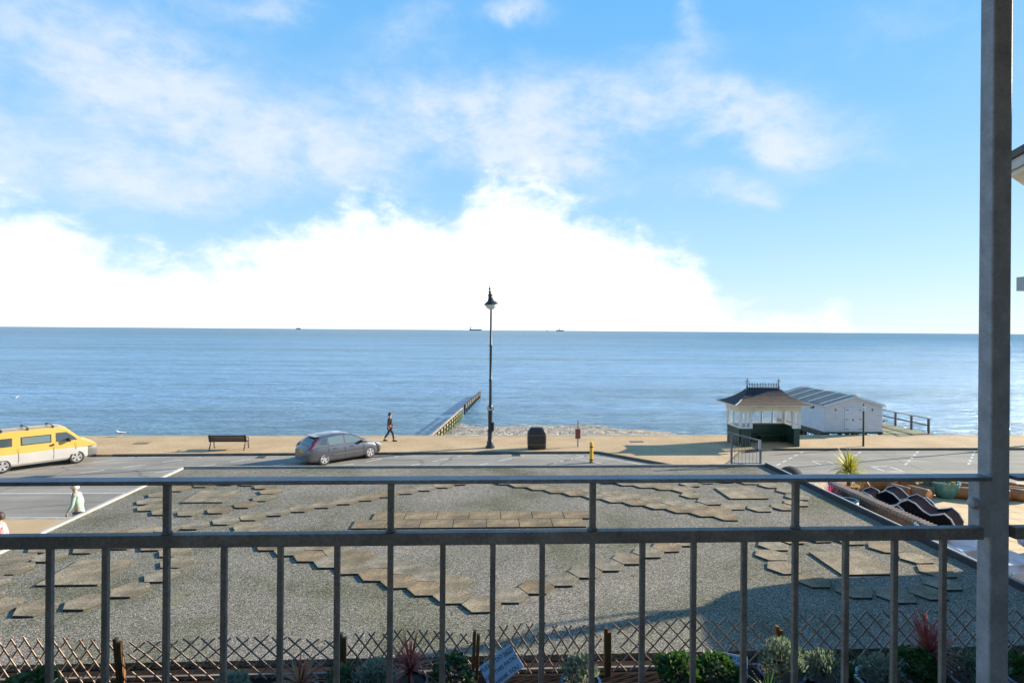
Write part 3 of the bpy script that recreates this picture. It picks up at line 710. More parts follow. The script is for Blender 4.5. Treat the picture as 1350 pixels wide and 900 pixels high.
# low decorative wall
def block_wall(y0, y1, x, z0, z1, label):
    t = thing('garden_wall', label, 'wall', (x, 0, 0))
    b = MB(); b.bx(-.1, .1, y0, y1, z0, z1); b.build('blockwork', MT['brick'], t)
    b = MB(); n_ = int((y1-y0)/.22)
    for i in range(n_):
        for r_ in range(2):
            yy = y0+.12+i*.22
            b.lathe([(.055, 0), (.055, .02)], c=(-.121, yy, z1-.25-.24*r_), n=8, rot=Matrix.Rotation(R(90), 3, 'Y'))
    b.build('openings', MT['brickhole'], t)
    b = MB(); i = 0; y = y0
    while y < y1:
        b.lathe([(.055, -.11), (.055, .11)], c=(0, y+.05, z1+.015), n=8, rot=Matrix.Rotation(R(90), 3, 'Y')); y += .115; i += 1
    b.build('scalloped_coping', MT['coping'], t)
block_wall(12.6, 16.7, 10.15, 1.4, 2.62, 'low weathered pierced block wall with scalloped top beside the gravel roof')
t = block_wall(12.2, 13.5, 11.2, 1.4, 1.95, 'short separate stretch of scalloped wall near the steel post')

# round log planters
def log(x, y, z, rz, l, r_, label):
    t = thing('log_planter', label, 'log', (x, y, z), rz, 'terracotta brown logs lying in the yard')
    l *= .85; r_ *= .92
    b = MB(); b.lathe([(r_*.9, -l/2), (r_, -l/2+.04), (r_*1.02, -l*.2), (r_, l*.2), (r_, l/2-.04), (r_*.9, l/2)], c=(0, 0, r_*.98), n=20, rot=Matrix.Rotation(R(90), 3, 'Y')); b.build('bark', MT['terra'], t, smooth=35)
    b = MB()
    for s in (-1, 1): b.lathe([(r_*.86, 0), (r_*.86, .012), (r_*.4, .02)], c=(s*(l/2-.002), 0, r_*.98), n=20, rot=Matrix.Rotation(R(90*s), 3, 'Y'))
    b.build('cut_end', MT['terraend'], t)
    return t
LZ = 1.525
log(13.75, 20.0, LZ, R(4), 1.5, .30, 'long orange brown log, leftmost of the back row')
log(15.05, 19.95, LZ, R(-6), 1.25, .27, 'orange brown log left of the teal pots in the back row')
log(14.30, 18.75, LZ, R(-68), .8, .24, 'short upright looking log end beside the black loungers')
log(13.95, 19.1, LZ, R(-70), .8, .22, 'smaller log just behind the black loungers')
lx = [(15.95, 18.9, -35, 1.3, .21), (16.45, 18.75, -40, 1.1, .2), (16.9, 18.9, -38, 1.2, .21), (17.4, 18.8, -40, 1.2, .22), (17.95, 19.0, -35, 1.2, .2), (18.5, 18.9, -40, 1.1, .22), (16.4, 19.7, -30, 1.2, .2), (17.2, 19.7, -38, 1.2, .22), (18.0, 19.8, -30, 1.2, .2), (19.2, 19.2, -42, 1.2, .22)]
nm = ['log nearest the teal pots in the slanted front group', 'second slanted log from the teal pots', 'slanted log seen just left of the steel post', 'slanted log hidden mostly by the steel post', 'slanted log right of the steel post', 'rightmost but one slanted log', 'rear slanted log behind the one nearest the teal pots', 'rear slanted log behind the steel post', 'rear slanted log right of the post', 'rightmost slanted log of the yard']
for (x, y, a, l, r_), n_ in zip(lx, nm): log(x, y, LZ, R(a), l, r_, n_)
# teal bowl pots
for (x, y, r_, m, lab) in ((14.98, 19.25, .3, 'blueg2', 'pale blue glazed bowl pot at the right end of the back logs'), (15.45, 19.05, .42, 'teal', 'large teal glazed bowl pot beside the pale blue one')):
    t = thing('bowl_pot', lab, 'pot', (x, y, LZ), 0, 'glazed bowl pots')
    b = MB(); b.lathe([(r_*.5, 0), (r_*.75, r_*.3), (r_*.95, r_*.8), (r_, r_*1.15), (r_*1.08, r_*1.18), (r_*1.08, r_*1.28), (r_*.95, r_*1.28), (r_*.92, r_*1.1), (.01, r_*1.08)], n=22); b.build('bowl', MT[m], t, smooth=30)
    b = MB(); leaf_clump(b, (0, 0, r_*1.15), r_*.8, r_*.25, 160, .09); b.build('foliage', [MT['straw'], MT['leaf_sage']], t, fix=False)
# wavy black loungers
def lounger(x, y, rz, label):
    t = thing('lounger', label, 'lounger', (x, y, LZ), rz, 'black curved garden loungers'); t.scale = (.92, 1.15, 1.0)
    prof = [(-.85, .10), (-.7, .30), (-.5, .52), (-.3, .62), (-.1, .55), (.1, .38), (.3, .30), (.5, .36), (.65, .42), (.82, .30), (.95, .08)]
    ring_t = prof
    b = MB(); r1 = [[(px_, -.36, pz), (px_, -.2, pz-.035), (px_, .2, pz-.035), (px_, .36, pz), (px_, .34, .0), (px_, -.34, .0)] for px_, pz in ring_t]
    b.loft(r1); b.build('shell', MT['rattan'], t, smooth=50)
    b = MB()
    for s in (-.365, .365): b.tube([(px_, s, pz-.005) for px_, pz in prof], .026, 6)
    b.build('edge_trim', MT['rim'], t, smooth=True)
    return t
lounger(12.15, 17.6, R(-48), 'black wavy garden lounger with pale edges, nearest the scalloped wall')
lounger(12.98, 17.75, R(-50), 'black wavy garden lounger with pale edges, nearer the logs')
lounger(12.95, 16.75, R(-52), 'lower black curved lounger in front of the other two')

# planting bed between roof and wall
def tuft(x, y, z, n, l, m, label, name='grass_tuft', cat='grass tuft', w=.012, grp=None):
    b = MB(); straps(b, (0, 0, 0), n, l, w, nm=len(m)); o = b.build(name, [MT[k] for k in m], fix=False, loc=(x, y, z)); tag(o, label, cat, grp)
tuft(8.6, 16.9, 1.95, 120, .6, ['straw', 'leaf_dark'], 'dry straw coloured tuft at the far corner of the bed', grp='dry tufts in the bed')
tuft(9.35, 16.6, 1.95, 90, .55, ['leaf_dark', 'straw'], 'dark mixed tuft beside the far end of the scalloped wall', grp='dry tufts in the bed')
tuft(8.7, 15.6, 1.95, 110, .5, ['straw', 'straw'], 'pale dry tuft halfway along the roof edge', grp='dry tufts in the bed')
tuft(9.2, 14.9, 1.95, 90, .5, ['straw', 'leaf_dark'], 'dry tuft next to the slate blue pot', grp='dry tufts in the bed')
tuft(8.5, 14.3, 1.95, 90, .45, ['straw', 'leaf_dark'], 'low dry tuft nearest the roof kerb', grp='dry tufts in the bed')
tuft(9.9, 17.6, 1.95, 100, .7, ['leaf_dark', 'leaf_sage'], 'dark leafy tuft behind the pink spiky plant', grp='dry tufts in the bed')
tuft(9.75, 16.1, 2.35, 70, .55, ['leaf_red', 'flower'], 'pinkish red spiky plant by the dark glazed pots', 'spiky_plant', 'spiky plant', .014)
t = thing('yucca', 'yellow green spiky yucca rising above the top rail by the road', 'yucca', (12.05, 18.9, LZ))
b = MB(); b.lathe([(.2, 0), (.26, .3), (.3, .42), (.33, .43), (.33, .48), (.26, .48), (.01, .44)], n=18); b.build('pot', MT['terra'], t, smooth=30)
b = MB(); b.tube([(0, 0, .4), (.03, 0, .78)], [.07, .06], 10); b.build('trunk', MT['stem'], t)
b = MB(); straps(b, (.03, 0, .88), 170, .85, .03, 1.5); b.build('foliage', [MT['leaf_yel'], MT['leaf_yel']], t, fix=False)
for (x, y, r_, m, lab) in ((10.0-.30, 15.85, .30, 'blueg2', 'slate blue round glazed pot against the wall'), (10.0-.40, 15.05, .36, 'blueg', 'dark blue round glazed pot in the shade of the wall')):
    b = MB(); b.lathe([(r_*.5, 0), (r_*.85, r_*.35), (r_, r_*.9), (r_*.9, r_*1.4), (r_*.6, r_*1.75), (r_*.68, r_*1.85), (r_*.5, r_*1.85), (r_*.45, r_*1.6), (.01, r_*1.5)], n=22)
    tag(b.build('glazed_pot', MT[m], smooth=30, loc=(x, y, 1.97)), lab, 'pot', 'blue glazed pots in the bed')

# boats
def boat(x, y, z, rz, l, w, h, m, label, inner='boatblue', flip=False, grp=None):
    t = thing('dinghy', label, 'boat', (x, y, z), rz, grp)
    st = []; n_ = 12
    for i in range(n_+1):
        u = i/n_; wx = w/2*min(1, (1.02-u)**.55*1.08) if u > .35 else w/2*(.86+.4*u)
        wx = max(.02, min(w/2, wx)); sh = h*(1+.25*u*u); kz = h*.35*max(0, u-.7)/.3
        st.append([(u*l-l/2, -wx, sh), (u*l-l/2, -wx*.85, sh*.45+kz*.4), (u*l-l/2, -wx*.35, .03+kz), (u*l-l/2, 0, kz), (u*l-l/2, wx*.35, .03+kz), (u*l-l/2, wx*.85, sh*.45+kz*.4), (u*l-l/2, wx, sh)])
    b = MB(); b.loft(st, cap=False, closed=False); b.face(st[0])
    o = b.build('hull', MT[m], t, smooth=45); md = o.modifiers.new('solid', 'SOLIDIFY'); md.thickness = .03
    b = MB()
    for s in (0, 6): b.tube([p[s] for p in st], .035, 6)
    b.build('gunwale', MT[inner], t, smooth=True)
    for u in (.3, .6): 
        b = MB(); p = st[int(u*n_)]; b.box((p[0][0], 0, h*.8), (.22, abs(p[0][1])*1.9, .03))
        b.build('thwart', MT['boat'], t)
    return t
boat(10.25, 11.95, 2.0, R(99), 2.5, 1.15, .5, 'boat', 'pale grey white dinghy lying along the roof kerb left of the steel post', 'paleblue')
boat(14.3, 13.3, 2.1, R(84), 3.4, 1.3, .5, 'boat', 'white dinghy beyond the steel post under the railing', grp='small boats by the bay')
boat(12.35, 11.6, 2.0, R(88), 3.0, .8, .45, 'boatblue', 'bright blue kayak hull at the lower right edge', 'boat', grp='small boats by the bay')
b = MB()
for (x, y) in ((10.25, 11.3), (10.25, 12.7), (14.3, 12.4), (14.3, 14.2), (12.35, 10.9), (12.35, 12.4)): b.box((x, y, 1.75), (.9, .12, .55))
o = b.build('boat_rack', MT['tarred']); tag(o, 'dark timber trestles carrying the small boats', 'rack')

# ------------------------------------------------------------------ things at the far edge of the roof
t = thing('handrail', 'short galvanised handrail with thin bars at the far roof edge', 'handrail', (0, 15.7, 0))
b = MB(); b.bar((6.64, 0, 4.275), (7.56, 0, 4.05), .045); b.build('top_bar', MT['galv'], t)
for x, z in ((6.74, 4.25), (7.54, 4.06)):
    b = MB(); b.bx(x-.022, x+.022, -.022, .022, 3.3, z); b.build('post', MT['galv'], t)
b = MB()
for k in range(7):
    x = 6.83+.1*k; b.bar((x, 0, 3.45), (x, 0, 4.22-(x-6.7)*.245), .007)
b.bx(6.74, 7.54, -.012, .012, 3.44, 3.46); b.build('infill_bars', MT['galv'], t)
b = MB(); b.box((7.49, -.04, 3.95), (.06, .03, .22)); b.build('tag_plate', MT['white'], t)
t = thing('roof_vent', 'dark grey domed vent cap at the far right roof corner', 'vent', (8.33, 15.6, 3.0))
b = MB(); b.lathe([(.31, .12), (.305, .18), (.26, .27), (.17, .34), (.07, .375), (.005, .38)], n=24); b.build('dome', MT['lead'], t, smooth=True)
b = MB(); b.lathe([(.2, -2.8), (.2, .13)], n=16); b.build('duct', MT['galvd'], t, smooth=30)

# ------------------------------------------------------------------ street furniture on the promenade
def street_lamp(x, y, label):
    t = thing('street_lamp', label, 'street lamp', (x, y, .12), 0, 'street lamps on the promenade')
    b = MB(); b.lathe([(.27, 0), (.27, .10), (.2, .16), (.19, .36), (.15, .42), (.13, .9), (.17, .95), (.17, 1.02), (.12, 1.08), (.125, 1.5), (.125, 2.25), (.16, 2.3), (.16, 2.38), (.10, 2.5)], n=14); b.build('base', MT['black'], t, smooth=35)
    b = MB(); b.lathe([(.085, 2.45), (.08, 3.9), (.105, 3.92), (.105, 3.98), (.078, 4.02), (.072, 5.9), (.09, 5.93), (.09, 6.0), (.068, 6.04), (.055, 8.35)], n=12); b.build('column', MT['black'], t, smooth=35)
    h = D.objects.new('lantern', None); 
    b = MB(); b.lathe([(.41, 0), (.43, .02), (.30, .13), (.2, .2), (.15, .3), (.17, .33), (.13, .36), (.12, .52), (.15, .55), (.09, .60), (.07, .72), (.09, .75), (.035, .80), (.03, .86), (.07, .92), (.03, .98), (.014, 1.0), (.012, 1.15), (.002, 1.2)], n=18)
    o = b.build('lantern_shade', MT['dark'], t, smooth=35, loc=(0, 0, 8.38)); o.rotation_euler = (R(3), R(-6), 0)
    b = MB(); b.lathe([(.36, 0), (.34, -.08), (.26, -.2), (.14, -.28), (.05, -.3)], n=16); g = b.build('globe', MT['lampglass'], o, smooth=True)
    b = MB(); b.box((0, -.13, 2.3), (.42, .03, .2)); b.build('sign_plate', MT['fascia'], t)
    b = MB(); b.bx(.10, .22, -.12, .06, 1.0, 1.5); b.build('control_box', MT['blackp'], t)
    return t
L1 = street_lamp(.46, 34.64, 'tall black victorian street lamp standing near the litter bin')
dup(L1, (35.2, 35.36, .12), None, 'black street lamp off to the right whose shadow crosses the road')
D.objects.remove(D.objects['lantern']) if 'lantern' in D.objects else None

t = thing('litter_bin', 'black rounded litter bin with gold bands near the street lamp', 'litter bin', (3.17, 34.35, .12))
def sq(r1, r2, z, n=20, e=.35):
    o = []
    for k in range(n):
        a = 2*math.pi*k/n; c, s = math.cos(a), math.sin(a)
        o.append((math.copysign(abs(c)**e, c)*r1, math.copysign(abs(s)**e, s)*r2, z))
    return o
b = MB(); b.loft([sq(.51, .3, 0), sq(.53, .31, .05), sq(.55, .33, .5), sq(.55, .33, .85), sq(.53, .31, 1.0), sq(.44, .26, 1.14), sq(.36, .2, 1.22), sq(.33, .18, 1.25)]); b.build('body', MT['blackp'], t, smooth=30)
b = MB()
for z in (.28, .82): b.loft([sq(.555, .336, z), sq(.557, .338, z+.02)])
b.build('gold_band', MT['gold'], t)
b = MB(); b.bx(-.4, -.05, -.345, -.30, .88, 1.0); b.bx(.05, .4, -.345, -.30, .88, 1.0); b.build('opening', MT['ink'], t)

t = thing('lifebuoy_post', 'grey pole carrying a small red box on the promenade', 'pole', (5.67, 34.85, .12))
b = MB(); b.lathe([(.045, 0), (.04, 1.58), (.02, 1.6)], n=10); b.build('pole', MT['galv'], t, smooth=30)
b = MB(); b.box((-.02, -.07, .78), (.30, .12, .56)); b.build('red_box', MT['red'], t, bevel=.02)
b = MB(); b.box((.0, -.07, 1.08), (.2, .1, .03)); b.build('lid', MT['gold'], t)

t = thing('bollard', 'yellow plastic bollard at the tip of the parking bays', 'bollard', (5.8, 31.2, 0))
b = MB(); b.lathe([(.095, .0), (.095, .98), (.09, 1.06), (.05, 1.10), (.002, 1.11)], n=14); b.build('shaft', MT['yellow'], t, smooth=35)
b = MB(); b.lathe([(.1, .12), (.1, .2)], n=14); b.lathe([(.1, .82), (.1, .88)], n=14); b.lathe([(.11, 0), (.11, .06)], n=14); b.build('black_band', MT['ink'], t)

t = thing('park_bench', 'dark slatted seafront bench facing the sea', 'bench', (-14.38, 34.2, .12))
for z in (.44,):
    for k in range(5):
        b = MB() if k == 0 else b; b.bx(-1.05, 1.05, .06+k*.085, .125+k*.085, z, z+.03)
    b.build('seat', MT['bench'], t)
b = MB()
for k in range(4):
    z = .50+k*.1; y = .02-(k*.028); b.box((0, y, z), (2.1, .03, .085), M=Matrix.Rotation(R(12), 3, 'X'))
b.build('backrest', MT['bench'], t)
for s in (-1, 1):
    b = MB(); x = s*.96
    b.tube([(x, -.18, 0), (x, -.08, .12), (x, .02, .34), (x, 0.02, .45), (x, -.05, .66), (x, -.09, .86)], .03, 6)
    b.tube([(x, .58, 0), (x, .5, .12), (x, .46, .3), (x, .48, .43), (x, .03, .43)], .028, 6)
    b.tube([(x, .47, .43), (x, .5, .58), (x, .42, .66), (x, .1, .64), (x, -.04, .66)], .025, 6)
    b.build('leg', MT['dark'], t, smooth=True)

t = thing('signpost', 'slim black signpost with small white plates beside the shelter', 'signpost', (23.12, 34.85, .12))
b = MB(); b.lathe([(.06, 0), (.055, .9), (.05, 2.2), (.03, 2.5), (.03, 2.6)], n=10); b.build('pole', MT['black'], t, smooth=30)
b = MB(); b.box((0, -.06, 2.36), (.2, .02, .14)); b.box((-.02, -.06, 2.2), (.26, .02, .08)); b.build('plate', MT['white'], t)

# ------------------------------------------------------------------ seafront shelter
t = thing('shelter', 'seafront shelter with dark green panels, white windows and crested slate roof', 'shelter', (15.43, 34.75, .12))
Wd, Dp, DH, WH, EH = 3.66, 1.85, 1.10, 2.12, 2.42
def wall_panel(b, a, c, z0, z1, th=.07):
    b.bar((a[0], a[1], (z0+z1)/2), (c[0], c[1], (z0+z1)/2), th, z1-z0)
b = MB()
wall_panel(b, (0, Dp), (Wd, Dp), 0, DH); wall_panel(b, (0, 0.05), (0, Dp-.05), 0, DH); wall_panel(b, (Wd, 0.05), (Wd, Dp-.05), 0, DH)
wall_panel(b, (.045, 0.0), (.65, 0.0), 0, DH); wall_panel(b, (Wd-.36, 0.0), (Wd-.045, 0.0), 0, DH)
b.build('green_panel', MT['green'], t)
b = MB()
for x in [0.3, .5]: b.bx(x-.006, x+.006, -.047, -.036, 0, DH)
for k in range(6):
    b.bx(-.045, -.036, .2+.28*k, .212+.28*k, 0, DH)
b.build('panel_groove', MT['ink'], t)
def frame(a, c, n_, z0=DH, z1=WH, name='window'):
    """white framed window between two plan points, n_ panes"""
    a = Vector(a); c = Vector(c); d = c-a; b = MB()
    b.bar((a.x, a.y, z0+.04), (c.x, c.y, z0+.04), .09, .08); b.bar((a.x, a.y, z1-.03), (c.x, c.y, z1-.03), .09, .10)
    for k in range(n_+1):
        p = a+d*(k/n_); b.box((p.x, p.y, (z0+z1)/2), (.07, .07, z1-z0-.17))
    o = b.build(name, MT['white'], t)
    b = MB(); b.bar((a.x, a.y, (z0+z1)/2), (c.x, c.y, (z0+z1)/2), .008, z1-z0-.18); b.build('pane', MT['pane'], o)
frame((0.08, Dp), (Wd-.08, Dp), 5); frame((0, .08), (0, Dp-.08), 2); frame((Wd, .08), (Wd, Dp-.08), 2); frame((.08, 0), (.62, 0), 2); frame((Wd-.34, 0), (Wd-.08, 0), 1)
for (x, y) in ((0, 0), (Wd, 0), (0, Dp), (Wd, Dp), (.69, 0), (Wd-.4, 0)):
    b = MB(); b.box((x, y, (DH+EH)/2), (.1, .1, EH-DH)); b.build('post', MT['white'], t)
for (x, s) in ((.74, 1), (Wd-.45, -1)):
    b = MB(); b.tube([(x, 0, 1.9), (x+s*.08, 0, 2.12), (x+s*.3, 0, 2.27), (x+s*.45, 0, 2.3)], .035, 6); b.build('bracket', MT['cream'], t, smooth=True)
b = MB(); b.bx(-.06, Wd+.06, -.06, Dp+.06, WH+.02, EH); b.build('frieze', MT['cream'], t)
b = MB()
for k in range(34): x = -.02+k*(Wd+.04)/33; b.box((x, -.075, EH-.06), (.05, .03, .07))
b.build('dentil', MT['white'], t)
ov = .52
def ring(o_, z): return [(-o_, -o_, z), (Wd+o_, -o_, z), (Wd+o_, Dp+o_, z), (-o_, Dp+o_, z)]
b = MB(); b.loft([ring(.1, EH), ring(ov-.06, EH+.04), ring(ov, EH+.07), ring(ov, EH+.13)]); b.build('eave', MT['cream'], t)
b = MB(); b.m = 0
cxm, cym = Wd/2, Dp/2
def rr(f, z, rl=.98):
    hx = rl+(Wd/2+ov-rl+.02)*f; hy = .10+(Dp/2+ov-.10+.02)*f
    return [(cxm-hx, cym-hy, z), (cxm-hx*.33, cym-hy, z), (cxm+hx*.33, cym-hy, z), (cxm+hx, cym-hy, z), (cxm+hx, cym+hy, z), (cxm-hx, cym+hy, z)]
prof = [(1, EH+.135), (.9, EH+.16), (.72, EH+.25), (.52, EH+.40), (.34, EH+.57), (.18, EH+.75), (.08, EH+.9), (.06, EH+.95)]
b.loft([rr(f, z) for f, z in prof])
o = b.build('roof', [MT['slate'], MT['brownslate']], t)
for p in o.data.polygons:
    if p.center.z < EH+.5 and p.normal.y < -.2: p.material_index = 1  # lower front faces take the browner slate
b = MB(); zr = EH+.95
b.bx(cxm-1.0, cxm+1.0, cym-.07, cym+.07, zr, zr+.06); b.build('ridge', MT['slate'], o)
b = MB(); b.bx(cxm-.9, cxm+.9, cym-.012, cym+.012, zr+.06, zr+.10); b.bx(cxm-.9, cxm+.9, cym-.012, cym+.012, zr+.27, zr+.295)
for k in range(11):
    x = cxm-.85+k*.17; b.bx(x-.014, x+.014, cym-.012, cym+.012, zr+.1, zr+.27)
    b.lathe([(.02, 0), (.045, .03), (.03, .07), (.003, .10)], c=(x, cym, zr+.29), n=6)
    if k < 10:
        b.tube([(x+.02, cym, zr+.13), (x+.085, cym, zr+.22), (x+.15, cym, zr+.13)], .012, 5)
b.build('cresting', MT['dark'], o)
for s in (-1, 1):
    x = cxm+s*.99; b = MB(); b.lathe([(.07, .04), (.05, .2), (.03, .3), (.06, .36), (.02, .42), (.02, .52), (.055, .57), (.02, .62), (.004, .74)], c=(x, cym, zr), n=8)
    b.tube([(x-.14, cym, zr+.47), (x, cym, zr+.50), (x+.14, cym, zr+.47)], .02, 6); b.build('finial', MT['dark'], o)
b = MB(); 
for (x, y) in ((-ov, -ov),): 
    b.tube([(cxm+(-(.98+(Wd/2+ov-.96)*f)), cym-(.10+(Dp/2+ov-.08)*f), z+.01) for f, z in prof[:4]], .03, 6)
b.build('lead_hip', MT['fascia'], o)
b = MB(); b.bx(.9, Wd-.15, Dp-.5, Dp-.08, .42, .46); b.build('bench_seat', MT['green'], t)
b = MB()
for x in (1.0, 1.95, Wd-.3): b.bx(x, x+.06, Dp-.46, Dp-.1, 0, .42)
b.build('bench_leg', MT['green'], t)
b = MB(); b.box((Wd+ov+.08, -.3, EH+.02), (.18, .16, .16)); b.build('flood_light', MT['lead'], t)

# ------------------------------------------------------------------ beach hut and deck
t = thing('beach_hut', 'white clad beach hut with double doors and low grey felt roof', 'beach hut', (23.12, 38.95, .17))
HW, HL, HE, HA = 4.05, 6.5, 1.93, 2.52
b = MB(); b.loft([[(0, y, .12), (HW, y, .12), (HW, y, HE), (HW/2, y, HA), (0, y, HE)] for y in (0, HL)]); b.build('wall', MT['hutwood'], t)
b = MB()
for k in range(17):
    z = .16+k*.105
    if z < HE: b.box((HW/2, -.012, z), (HW-.04, .016, .096), M=Matrix.Rotation(R(6), 3, 'X'))
    else:
        w_ = HW*(HA-z-.08)/(HA-HE)
        b.box((HW/2, -.012, z), (w_, .016, .096), M=Matrix.Rotation(R(6), 3, 'X'))
for k in range(17, 23):
    z = .16+k*.105; w_ = HW*(HA-z-.06)/(HA-HE)
    if w_ > .2: b.box((HW/2, -.012, z), (min(w_, HW-.04), .016, .096), M=Matrix.Rotation(R(6), 3, 'X'))
b.build('cladding', MT['hutwood'], t)
for s in (0, 1):
    b = MB(); x0 = 1.38+.62*s
    for k in range(4): b.bx(x0+.155*k, x0+.155*k+.148, -.055, -.028, .16, 1.78)
    d = b.build('door', MT['hutwood'], t)
    b = MB()
    for z in (.3, .95, 1.6): xx = x0+.05 if s == 0 else x0+.36; b.bx(xx, xx+.22, -.063, -.056, z, z+.035)
    b.build('hinge', MT['lead'], d)
    if s == 0:
        b = MB(); b.bx(x0+.53, x0+.6, -.075, -.056, .88, 1.0); b.build('lock', MT['ink'], d)
b = MB(); b.bx(-.02, HW+.02, -.03, HL, 0, .12); b.build('plinth', MT['green'], t)
for s in (-1, 1):
    b = MB(); a = math.atan2(HA-HE, HW/2); e = .12
    x0 = HW/2; pts = [(x0, HA+.02), (x0+s*(HW/2+e), HE-math.tan(a)*e+.02), (x0+s*(HW/2+e), HE-math.tan(a)*e+.06), (x0, HA+.06)]
    b.loft([[(x, y, z) for x, z in pts] for y in (-.14, HL+.1)]); r_ = b.build('roof', MT['hutroof'], t)
    for k in range(5):
        b = MB(); y = .35+k*1.42
        b.bar((x0+s*.02, y, HA+.075), (x0+s*(HW/2+e), y, HE-math.tan(a)*e+.075), .12, .03)
        b.build('batten', MT['white'], r_)
    b = MB(); b.bar((x0, -.155, HA-.02), (x0+s*(HW/2+e), -.155, HE-math.tan(a)*e-.02), .03, .13); b.build('bargeboard', MT['hutwood'], t)
b = MB(); b.box((HW/2, -.18, HA+.06), (.14, .03, .16)); b.build('apex_lamp', MT['fascia'], t)
b = MB()
for (x, z) in ((.75, 1.62), (3.3, 1.62)): b.box((x, -.05, z), (.03, .05, .16))
b.build('wall_hook', MT['dark'], t)
for y in (1.5, 3.5, 6): 
    for x in (.3, 2, 3.8): b = MB(); b.bx(x-.1, x+.1, y-.1, y+.1, -3.6, 0); b.build('pile', MT['tarred'], t)
b = MB(); b.bx(-.02, .1, .4, HL, -.25, -.003); b.build('side_beam', MT['tarred'], t)

t = thing('timber_deck', 'greenish timber deck with tarred edge beside the beach hut', 'deck', (27.2, 38.7, 0))
b = MB()
for k in range(22): b.bx(.02+k*.15, .16+k*.15, .02, 8.4, .13, .17)
b.build('boards', MT['deck'], t)
b = MB(); b.bx(0, 3.35, -.04, .015, -.12, .16); b.bx(3.32, 3.38, .02, 8.4, -.1, .16); b.build('edge_beam', MT['tarred'], t)
for x in (.3, 3.1):
    for y in (1, 4, 7.8): b = MB(); b.bx(x-.1, x+.1, y-.1, y+.1, -4, .125); b.build('pile', MT['tarred'], t)
t = thing('timber_railing', 'grey timber post and rail fence along the sea side of the deck', 'railing', (30.42, 38.9, .17))
for k in range(6):
    b = MB(); b.bx(-.05, .05, k*1.62, k*1.62+.1, -.02, .98); b.build('post', MT['bench'], t)
b = MB(); b.bx(-.06, .06, -.05, 8.3, .98, 1.04); b.build('top_rail', MT['batten'], t)
b = MB(); b.bx(-.03, .03, .1, 8.1, .5, .6); b.build('mid_rail', MT['batten'], t)
t = thing('picnic_table', 'dark timber picnic table on the deck behind the hut corner', 'picnic table', (28.4, 42.3, .17), R(15))
b = MB()
for k in range(5): b.bx(-.9, .9, -.36+k*.15, -.23+k*.15, .72, .76)
b.build('table_top', MT['bench'], t)
b = MB(); b.bx(-.9, .9, -.85, -.6, .43, .47); b.bx(-.9, .9, .6, .85, .43, .47); b.build('seat', MT['bench'], t)
for x in (-.6, .6):
    b = MB(); b.bar((x, -.7, 0), (x, -.2, .72), .05, .08); b.bar((x, .7, 0), (x, .2, .72), .05, .08); b.bar((x+.05, -.8, .4), (x+.05, .8, .4), .04, .08); b.build('leg', MT['bench'], t)

# ------------------------------------------------------------------ groyne
t = thing('groyne', 'long timber groyne running out to sea, algae green on its sunlit side', 'groyne', (0, 0, 0))
gp = [(-4.6, 40.5), (-3.9, 46.4), (-3.1, 52.9), (-1.85, 64.0)]
def gx(y): return -4.6+(y-40.5)*.098
def gz(y): return -1.18-(y-44)*.014
b = MB(); y = 41.0
while y < 63.5:
    b.bar((gx(y), y, gz(y)-.07), (gx(y+2.9), y+2.9, gz(y+2.9)-.07), .15, .12); y += 3
b.build('top_beam', MT['groyne'], t)
for lv in range(3):
    b = MB(); y = 41.0
    while y < 63.5:
        j = random.uniform(-.015, .015); b.bar((gx(y)+j, y, gz(y)-.42-lv*.36), (gx(y+2.96)+j, y+2.96, gz(y+2.96)-.42-lv*.36), .06, .2); y += 3
    b.build('plank', MT['groyne' if lv < 1 else 'algae'], t)
y = 41.6
while y < 65:
    b = MB(); b.bx(gx(y)+.04, gx(y)+.14, y-.09, y+.09, -4, gz(y)-.15); b.build('post', MT['algae'], t)
    b = MB(); b.bx(gx(y)-.24, gx(y)-.04, y-.1, y+.1, -4, gz(y)-.15); b.build('post', MT['tarred'], t); y += 1.5
b = MB(); y = 67
while y < 84:
    b.bar((gx(y), y, gz(y)-.2), (gx(y+1.9), y+1.9, gz(y+2)-.2), .12, .5); b.bx(gx(y)-.1, gx(y)+.12, y-.1, y+.12, -4, gz(y)+.12); y += 2
b.build('outer_section', MT['tarred'], t)

# ------------------------------------------------------------------ vehicles
def lerp(a, c, u): return a+(c-a)*u
def interp(tab, x):
    if x <= tab[0][0]: return tab[0][1:]
    for p, q in zip(tab, tab[1:]):
        if x <= q[0]:
            u = (x-p[0])/(q[0]-p[0]); return tuple(lerp(i, j, u) for i, j in zip(p[1:], q[1:]))
    return tab[-1][1:]
def cutter_apply(o, cuts):
    """cut the wheel arches, keep only the result"""
    tmp = []
    for (x, y, z, r_, w_) in cuts:
        b = MB(); b.lathe([(r_, -w_/2), (r_, w_/2)], c=(x, y, z), n=28, rot=Matrix.Rotation(R(90), 3, 'X')); c = b.build('arch_cutter', MT['ink']); tmp.append(c)
        m = o.modifiers.new('cut', 'BOOLEAN'); m.operation = 'DIFFERENCE'; m.object = c; m.solver = 'EXACT'
    dg = bpy.context.evaluated_depsgraph_get(); dg.update()
    me = D.meshes.new_from_object(o.evaluated_get(dg)); o.modifiers.clear(); o.data = me
    for c in tmp: D.objects.remove(c)
    for p in me.polygons: p.use_smooth = True
    me.set_sharp_from_angle(angle=R(28))
